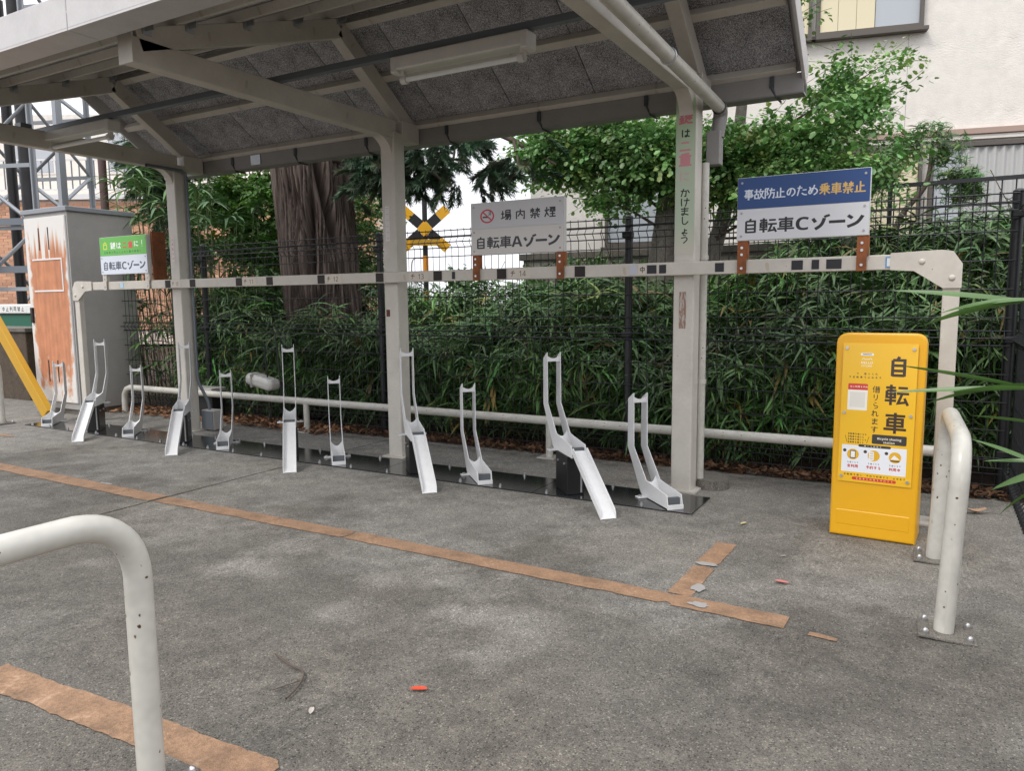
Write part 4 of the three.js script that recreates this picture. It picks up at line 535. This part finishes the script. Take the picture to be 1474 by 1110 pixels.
palm('bamboo_clump', 'tall dark leafy bamboo clump behind the conduit post', [-8.7, 0, -6.95], 83, 95, 2.9, 1.7, 0.36, 0.046, [0.085, 0.19, 0.06]);
{ const t = thing('cypress_tree', 'dark cypress behind the cabinet and palm', 'tree', [-11.3, 0, -8.3]); limb(t, [[0, 0, 0], [0, 2.5, 0], [0, 5, 0]], 0.1, 0.04, M.limb, 'trunk'); const R = rng(91); crownOf(t, 92, [tuft(R, 90, 0.12, 0.32)], leafMat(0.03, 0.08, 0.035, 0.6, 0.1), [[0.1, 3.4, 0, 0.65, 1.0, 0.6], [-0.5, 4.4, 0, 0.7, 0.6, 0.5], [0.3, 2.4, 0, 0.6, 0.6, 0.5]], 700, [1, 1, 1], 0.4); }
{ // bamboo leaves reaching in through the side fence
  const t = thing('overhanging_bamboo', 'long green bamboo leaves reaching in past the white hoop', 'plant', [0.335, 0, -2.55]), m = leafMat(0.105, 0.22, 0.05, 0.4, 0.4);
  put('cane', [rod(V(0.12, 0.4, -0.1), V(0.02, 1.62, -0.02), 0.005, 6), rod(V(0.03, 1.36, -0.02), V(-0.12, 1.385, 0), 0.0025, 5), rod(V(0.05, 1.20, -0.02), V(-0.10, 1.14, 0), 0.0025, 5), rod(V(0.08, 0.9, -0.05), V(-0.05, 0.92, 0), 0.0025, 5)], M.limb, t);
  const R = rng(101), L = (x, y, z, tx, ty, w, bend) => { const d = V(tx - x, ty - y, 0.03 * (R() - 0.5)), g = blade(d.length(), w * 0.75, bend, 9, 0.12).rotateZ((R() < 0.5 ? 1 : -1) * (0.7 + 0.5 * R())); g.applyQuaternion(new THREE.Quaternion().setFromEuler(new THREE.Euler(-Math.atan2(d.y + bend * 0.6 * d.length(), Math.abs(d.x)), d.x < 0 ? -Math.PI / 2 : Math.PI / 2, 0, 'YXZ'))); put('leaf', g.translate(x, y, z), m, t); };
  L(-0.12, 1.385, 0, -0.47, 1.41, 0.028, 0.12); L(-0.12, 1.385, 0.01, -0.38, 1.27, 0.032, 0.5); L(-0.10, 1.39, 0.02, -0.34, 1.33, 0.026, 0.4); L(-0.10, 1.14, 0, -0.44, 1.185, 0.022, 0.1); L(-0.10, 1.14, 0.01, -0.46, 1.095, 0.024, 0.12); L(-0.08, 1.15, 0, -0.36, 1.06, 0.032, 0.35); L(-0.08, 1.14, 0.02, -0.30, 1.10, 0.028, 0.3);
  L(-0.05, 1.04, 0.02, -0.24, 1.05, 0.018, 0.1); L(-0.05, 0.92, 0.02, -0.235, 0.98, 0.024, 0.2); L(-0.02, 0.93, 0, -0.20, 0.90, 0.02, 0.3); L(0.0, 0.93, 0.03, -0.17, 0.80, 0.035, 0.5); L(0.02, 0.90, 0.03, -0.16, 0.76, 0.032, 0.5);
}

// ---------------------------------------------------------------- cabinet, strut and other things at the far left
{
  const t = thing('steel_cabinet', 'tall grey steel cabinet with a rust-streaked white door', 'cabinet', [-9.9, 0, -5.88]), w = 0.96, d = 0.86, h = 2.5;
  put('body', bx(w, h, d, 0, h / 2 + 0.06, 0, 0.006), M.grey, t); put('roof_cap', bx(w + 0.06, 0.06, d + 0.06, 0, h + 0.09, 0, 0.008), M.steel, t); put('plinth', bx(w - 0.04, 0.06, d - 0.04, 0, 0.031, 0), M.plainConcrete, t);
  const rusty = canvasTex(320, 840, (g, W_, H_) => { const im = g.createImageData(W_, H_); for (let y = 0; y < H_; y++) for (let x = 0; x < W_; x++) { const u = x / W_, v = y / H_, n = fbm(u * 6, v * 14, 2.2, 4), edge = Math.min(u - 0.06, 1.0 - u) * 9; let r = Math.min(edge + 0.25, 1.3) + n * 0.5; if (v < 0.22) r = Math.min(r, 0.15 + (v - 0.04) * 5 + 0.9 * fbm(u * 14, 0.3, 1, 3) - Math.abs(Math.sin(u * 9.5)) * 0.35); if (v > 0.68) r -= (v - 0.68) * 3.6 + 0.3 * fbm(u * 8, v * 4, 5, 3); const k = THREE.MathUtils.smoothstep(r, 0.15, 0.75), s = 1.0 + 0.08 * n + 0.08 * fbm(u * 16, v * 3, 8.8, 3); const o = (y * W_ + x) * 4, mixc = (a, b) => Math.max(0, Math.min(255, a + (b * s - a) * k)); im.data[o] = mixc(222, 192); im.data[o + 1] = mixc(219, 131); im.data[o + 2] = mixc(214, 97); im.data[o + 3] = 255; } g.putImageData(im, 0, 0); });
  const door = put('door', bx(w - 0.05, h - 0.14, 0.02, 0, h / 2 + 0.08, d / 2 + 0.011, 0.004), M.white, t); put('door_face', new THREE.PlaneGeometry(w - 0.06, h - 0.15).translate(0, h / 2 + 0.08, d / 2 + 0.0225), printed(rusty, 0.8), door).userData.label = 'orange rust spread over white paint';
  for (const y of [2.24, 0.55]) for (const x of [-0.13, 0.08]) put('vent_slot', bx(0.02, 0.28, 0.004, x, y, d / 2 + 0.024), M.black, door); put('handle', bx(0.05, 0.2, 0.03, -0.40, 1.27, d / 2 + 0.035, 0.005), M.black, door); put('document_frame', [bx(0.66, 0.02, 0.008, 0.02, 1.98, d / 2 + 0.026), bx(0.66, 0.02, 0.008, 0.02, 1.58, d / 2 + 0.026), bx(0.02, 0.38, 0.008, 0.34, 1.78, d / 2 + 0.026)], M.white, door);
}
single('yellow_strut', slab([[-0.07, 0], [0.07, 0], [0.07, 3.1], [-0.07, 3.1]], 0.07, 0.006).rotateZ(0.735).translate(-9.72, 0.03, -5.2), M.yellowSteel, 'yellow painted diagonal steel strut leaning in front of the rusty cabinet', 'strut');
{
  const t = thing('concrete_block_wall', 'brown weathered concrete block beside the rusty cabinet', 'wall', [-12.4, 0, -6.2]); put('block', bx(1.7, 1.02, 0.5, 0, 0.5, 0, 0.02), std(lin(0.20, 0.155, 0.115), 0.95, { map: concreteMap }), t); put('coping', bx(1.8, 0.06, 0.56, 0, 1.04, 0, 0.01), M.plainConcrete, t);
  const c = thing('green_container', 'dark green container with a white lid behind the concrete block', 'container', [-14.2, 0, -7.4]); put('tub', bx(2.6, 1.25, 1.1, 0, 0.63, 0, 0.03), M.green, c); put('lid', bx(2.7, 0.16, 1.2, 0, 1.34, 0, 0.02), M.white, c); put('lid_text', new THREE.PlaneGeometry(0.8, 0.12).translate(0.7, 1.34, 0.602), printed(canvasTex(512, 80, (g) => { g.fillStyle = '#e2e2de'; g.fillRect(0, 0, 512, 80); text(g, '中止利用禁止', 60, 40, 58, 7, '#33403a', 76); }), 0.5), c);
  const b = thing('junction_box', 'small dark grey junction box at the foot of the conduit post', 'box', [-7.0, 0, -5.47]); put('case', bx(0.2, 0.22, 0.13, 0.05, 0.12, 0, 0.01), M.grey, b); put('cover', bx(0.18, 0.2, 0.008, 0.05, 0.12, 0.068), M.conduit, b);
  const k = thing('black_crate', 'black plastic crate behind the low rail beside the conduit post', 'crate', [-7.75, 0, -6.0]); put('crate_body', bx(0.5, 0.36, 0.2, 0, 0.18, 0, 0.02), M.black, k); put('crate_rim', bx(0.54, 0.04, 0.22, 0, 0.37, 0, 0.01), M.grey, k);
  const s = thing('white_plastic_cover', 'white rounded plastic cover on thin black stakes behind the rail', 'cover', [-6.72, 0, -6.0]); put('cover', new RoundedBoxGeometry(0.42, 0.14, 0.2, 4, 0.06).rotateZ(-0.2).translate(0, 0.50, 0), M.lampWhite, s); put('strap', bx(0.02, 0.15, 0.21, -0.08, 0.515, 0).rotateZ(-0.0), M.grey, s); for (const x of [0.12, 0.32]) put('stake', rod(V(x, 0, 0), V(x - 0.05, 0.95, 0.02), 0.008, 6), M.black, s);
}
{ // lattice tower
  const t = thing('steel_lattice_tower', 'grey steel lattice tower behind the rusty cabinet', 'tower', [-15.1, 0, -8.1], 0.35), w = 0.72, hh = 11;
  for (const a of [-1, 1]) for (const b of [-1, 1]) put('leg', [bx(0.12, hh, 0.02, a * w, hh / 2, b * w), bx(0.02, hh, 0.12, a * w, hh / 2, b * w)], M.steel, t);
  for (let k = 0; k < 9; k++) { const y = 0.6 + k * 1.1; for (const s of [-1, 1]) { const f = k % 2 ? 1 : -1; put('brace', [rod(V(-w * f, y, s * w), V(w * f, y + 1.1, s * w), 0.04, 4)], M.steel, t); put('brace', [rod(V(s * w, y, -w * f), V(s * w, y + 1.1, w * f), 0.04, 4)], M.steel, t); put('strut', bx(w * 2, 0.07, 0.02, 0, y, s * w), M.steel, t); } }
  put('cable_riser', [rod(V(0.15, 0, 0.2), V(0.15, 7, 0.2), 0.14, 14), rod(V(-0.3, 0, 0.1), V(-0.3, 7, 0.1), 0.09, 12)], M.black, t); put('service_box', bx(0.9, 1.4, 0.5, -0.7, 2.1, 0.95, 0.02), M.white, t); put('cross_arm', [bx(2.4, 0.12, 0.06, -0.2, 2.9, 0.80), bx(2.4, 0.12, 0.06, -0.2, 2.05, 0.80)], M.conduit, t);
  single('steel_post', bx(0.1, 4.6, 0.1, -12.15, 2.3, -7.0), M.steel, 'slim grey steel post rising behind the rusty cabinet', 'post'); single('brown_pipe', rod(V(-11.55, 0, -7.3), V(-11.55, 3.9, -7.3), 0.06, 14), M.pipeBrown, 'dark brown vertical pipe beside the fan palm', 'pipe');
}
{ // brick building with a railed terrace
  const t = thing('brick_building', 'pale orange brick building with a white railed terrace', 'building', [-24, 0, -16.5], 0.5);
  put('wall', bx(16, 5.0, 6, 0, 2.5, -3), M.mortar, t); const mats = [], cols = [], R = rng(111); const bg = new THREE.BoxGeometry(0.30, 0.085, 0.02);
  for (let r = 0; r < 44; r++) for (let c = 0; c < 50; c++) { mats.push(new THREE.Matrix4().setPosition(-7.8 + c * 0.32 + (r % 2) * 0.16, 0.55 + r * 0.10, 0.01)); const k = 0.8 + 0.45 * R(); cols.push(lin(k, k * (0.95 + 0.1 * R()), k)); } inst('brick_courses', bg, M.brick, mats, cols, t, { kind: 'stuff' });
  put('terrace_slab', bx(16.2, 0.18, 0.5, 0, 5.09, -0.1), M.white, t); put('upper_wall', bx(15, 3.2, 4, 0, 6.8, -4.2), M.stucco, t); const rl = put('terrace_rail', [bx(16, 0.06, 0.05, 0, 6.35, 0.02), bx(16, 0.05, 0.05, 0, 5.35, 0.02)], M.white, t); for (let x = -7.8; x < 7.9; x += 0.26) put('baluster', bx(0.035, 1.0, 0.03, x, 5.85, 0.02), M.conduit, rl);
  for (const x of [-5, -1.5, 2, 5.5]) { const wn = put('window', bx(1.5, 1.5, 0.05, x, 7.0, -2.19), M.white, t); put('pane', bx(1.36, 1.36, 0.02, x, 7.0, -2.155), M.glass, wn); }
}
{ // distant pale houses beyond the crossing
  const t = thing('pale_house', 'far pale pinkish house showing between the leaves behind the no smoking board', 'building', [-7.2, 0, -25], 0.2); put('wall', bx(7, 7.4, 6, 0, 3.7, 0), M.stucco, t); put('roof', slab([[-4, 0], [4, 0], [0, 1.6]], 6.4).translate(0, 7.4, 0), M.grey, t); for (const x of [-2, 1.6]) for (const y of [2.2, 5.2]) { const wn = put('window', bx(1.4, 1.2, 0.06, x, y, 3.02), M.alu, t); put('pane', bx(1.25, 1.05, 0.02, x, y, 3.06), M.glass, wn); }
  const w = thing('retaining_wall', 'grey concrete retaining wall behind the bamboo grass', 'wall', [-1.5, 0, -10.2]); put('wall_face', bx(9, 2.0, 0.3, 0.5, 1.0, 0, 0.01), std(lin(0.62, 0.6, 0.57), 0.95, { map: concreteMap }), w); put('coping', bx(9.1, 0.1, 0.38, 0.5, 2.05, 0, 0.01), M.plainConcrete, w);
}
{ // crossing warning post
  const t = thing('crossing_sign', 'yellow and black crossbuck on a striped railway crossing post', 'railway sign', [-9.33, 0, -12.8], 0.62); put('pole', rod(V(0, 0, -0.06), V(0, 3.6, -0.06), 0.055, 14), M.black, t);
  put('orange_collar', rod(V(0, 1.95, -0.06), V(0, 2.35, -0.06), 0.06, 14), std(lin(0.70, 0.28, 0.03), 0.5), t); put('yellow_collar', rod(V(0, 1.2, -0.06), V(0, 1.62, -0.06), 0.06, 14), M.yellowSteel, t);
  for (const s of [-1, 1]) { const arm = new THREE.Group(); arm.name = 'cross_arm'; arm.position.set(0, 2.9, s * 0.012 + 0.02); arm.rotation.z = s * 0.72; t.add(arm); for (let k = 0; k < 5; k++) put('stripe_panel', bx(0.246, 0.2, 0.012, (k - 2) * 0.248, 0, 0), k % 2 ? M.black : M.yellow, arm); }
  put('bell_arm', pipe([V(0, 2.3, -0.05), V(-0.25, 2.28, 0), V(-0.3, 1.9, 0.02)], 0.015, 20, 8), M.grey, t); put('plate', bx(0.62, 0.13, 0.01, 0, 2.62, 0.05), M.yellowSteel, t); put('grey_plate', bx(0.3, 0.14, 0.01, -0.62, 2.98, 0).rotateZ(0), M.grey, t);
  single('flower_shrub', join([fan(rng(121), 40, 0.5, 0.1).translate(-9.9, 1.5, -12.4), fan(rng(122), 40, 0.5, 0.1).translate(-9.6, 1.2, -12.3)]), leafMat(0.12, 0.25, 0.05), 'green shrub at the foot of the railway crossing post', 'shrub');
}

// ---------------------------------------------------------------- house on the bank
{
  const ang = Math.atan2(0.233, 0.972), t = thing('stucco_house', 'cream stucco house with shuttered windows on higher ground behind the fence', 'house', [-0.42, 0, -12.9], ang);
  put('wall', bx(13, 8.2, 5, 0.6, 5.6, -2.5), M.stucco, t);
  const win = (x0, x1, y0, y1, panes, name = 'window') => { const g = put(name, [bx(x1 - x0, 0.06, 0.1, (x0 + x1) / 2, y0, 0.05), bx(x1 - x0, 0.06, 0.1, (x0 + x1) / 2, y1, 0.05), bx(0.05, y1 - y0, 0.1, x0 + 0.025, (y0 + y1) / 2, 0.051), bx(0.05, y1 - y0, 0.1, x1 - 0.025, (y0 + y1) / 2, 0.051)], M.alu, t); panes(g); put('sill', bx(x1 - x0 + 0.12, 0.05, 0.16, (x0 + x1) / 2, y0 - 0.055, 0.07), M.alu, g); return g; };
  win(-1.42, 0.04, 5.33, 6.7, (g) => { for (let k = 0; k < 3; k++) put('shutter_panel', bx(0.248, 1.31, 0.04, -1.24 + k * 0.252, 6.015, 0.045, 0.006), M.shutter, g); put('pane', bx(0.60, 1.31, 0.02, -0.30, 6.015, 0.03), M.glass, g); });
  win(-2.6, -1.48, 5.33, 6.7, (g) => { for (let k = 0; k < 4; k++) put('shutter_panel', bx(0.255, 1.31, 0.04, -2.43 + k * 0.26, 6.015, 0.045, 0.006), M.shutter, g); });
  put('wall_joint', bx(0.006, 8.1, 0.004, -0.13, 5.6, 0.001), M.grey, t); put('string_course', bx(13.05, 0.09, 0.10, 0.6, 3.78, 0.05, 0.01), M.trim, t); put('string_course', bx(13.04, 0.06, 0.07, 0.6, 3.70, 0.035), M.stucco, t);
  win(0.22, 1.9, 2.3, 3.6, (g) => { put('pane', bx(1.6, 1.25, 0.01, 1.06, 2.95, 0.02), M.glass, g); const c = new THREE.PlaneGeometry(1.0, 1.2, 120, 1).translate(1.15, 2.95, 0.05), p = c.attributes.position; for (let i = 0; i < p.count; i++) p.setZ(i, 0.055 + 0.02 * Math.sin(p.getX(i) * 55)); c.computeVertexNormals(); put('curtain', metric(c), std(lin(0.5, 0.5, 0.49), 0.95, { side: THREE.DoubleSide }), g); });
  win(-1.2, 0.12, 2.3, 3.6, (g) => { for (let k = 0; k < 4; k++) put('shutter_panel', bx(0.298, 1.24, 0.04, -0.99 + k * 0.303, 2.95, 0.045, 0.006), M.shutter, g); });
  win(-4.6, -3.0, 2.3, 3.6, (g) => put('pane', bx(1.5, 1.2, 0.02, -3.8, 2.95, 0.03), M.glass, g));
  put('footing', bx(13.1, 1.2, 5.1, 0.6, 1.4, -2.5), M.plainConcrete, t);
  const r = thing('terrace_railing', 'black metal railing on the wall in front of the curtained window', 'railing', [0, 0, -10.2], 0.0); put('top_rail', bx(7, 0.045, 0.045, 0.6, 2.72, 0), M.fence, r); put('bottom_rail', bx(7, 0.03, 0.03, 0.6, 2.2, 0), M.fence, r); for (let x = -2.8; x < 4; x += 0.135) put('baluster', rod(V(x, 2.1, 0), V(x, 2.72, 0), 0.008, 5), M.fence, r); for (const x of [-2.85, -0.55, 1.75]) put('post', bx(0.05, 0.66, 0.05, x, 2.43, 0), M.fence, r);
}
// ---------------------------------------------------------------- litter
function leafOn(name, label, x, z, s, turn, c, tilt = 0.15) { const g = new THREE.CircleGeometry(s, 12).scale(1, 0.42, 1).rotateX(-Math.PI / 2), p = g.attributes.position; for (let i = 0; i < p.count; i++) p.setY(i, Math.abs(p.getZ(i)) * 0.6 + p.getX(i) * p.getX(i) * 4 * tilt / s * 0.2 + 0.006); g.computeVertexNormals(); const b = new THREE.Mesh(g, std(lin(...c), 0.7, { side: THREE.DoubleSide })); b.name = 'leaf_blade'; const t = thing(name, label, 'leaf', [x, 0, z], turn); t.add(b); put('leaf_stalk', rod(V(s * 0.9, 0.01, 0), V(s * 1.7, 0.006, s * 0.2), 0.0012, 5), M.limb, t); }
leafOn('fallen_leaf', 'bright red fallen leaf lying on the open concrete', -1.56, -2.04, 0.032, 0.5, [0.55, 0.06, 0.02]);
leafOn('fallen_leaf', 'faded pink fallen leaf between the orange line and the hoop', -0.6, -3.72, 0.035, -0.1, [0.48, 0.17, 0.15]);
leafOn('fallen_leaf', 'pale yellow fallen leaf in front of the yellow board', -0.98, -4.62, 0.03, 1.2, [0.55, 0.48, 0.25]); leafOn('fallen_leaf', 'dry tan fallen leaf at the foot of the corner post', 0.28, -5.55, 0.07, 0.4, [0.42, 0.27, 0.17], 0.6); leafOn('fallen_leaf', 'pale curled scrap of leaf beside the dark twig', -1.80, -1.75, 0.022, 2.2, [0.5, 0.45, 0.4]);
leafOn('fallen_leaf', 'small grey fallen leaf near the end of the orange cross line', -0.66, -4.12, 0.018, 0.8, [0.3, 0.28, 0.25]);
single('twig', [pipe([V(-2.22, 0.012, -1.98), V(-2.1, 0.014, -1.94), V(-2.02, 0.012, -1.93), V(-1.96, 0.012, -1.85), V(-1.93, 0.012, -1.76)], 0.004, 24, 6), rod(V(-1.98, 0.01, -1.88), V(-2.02, 0.01, -1.78), 0.002, 5)], M.limb, 'thin dark crooked twig lying on the concrete', 'twig');

renderer.render(scene, camera);
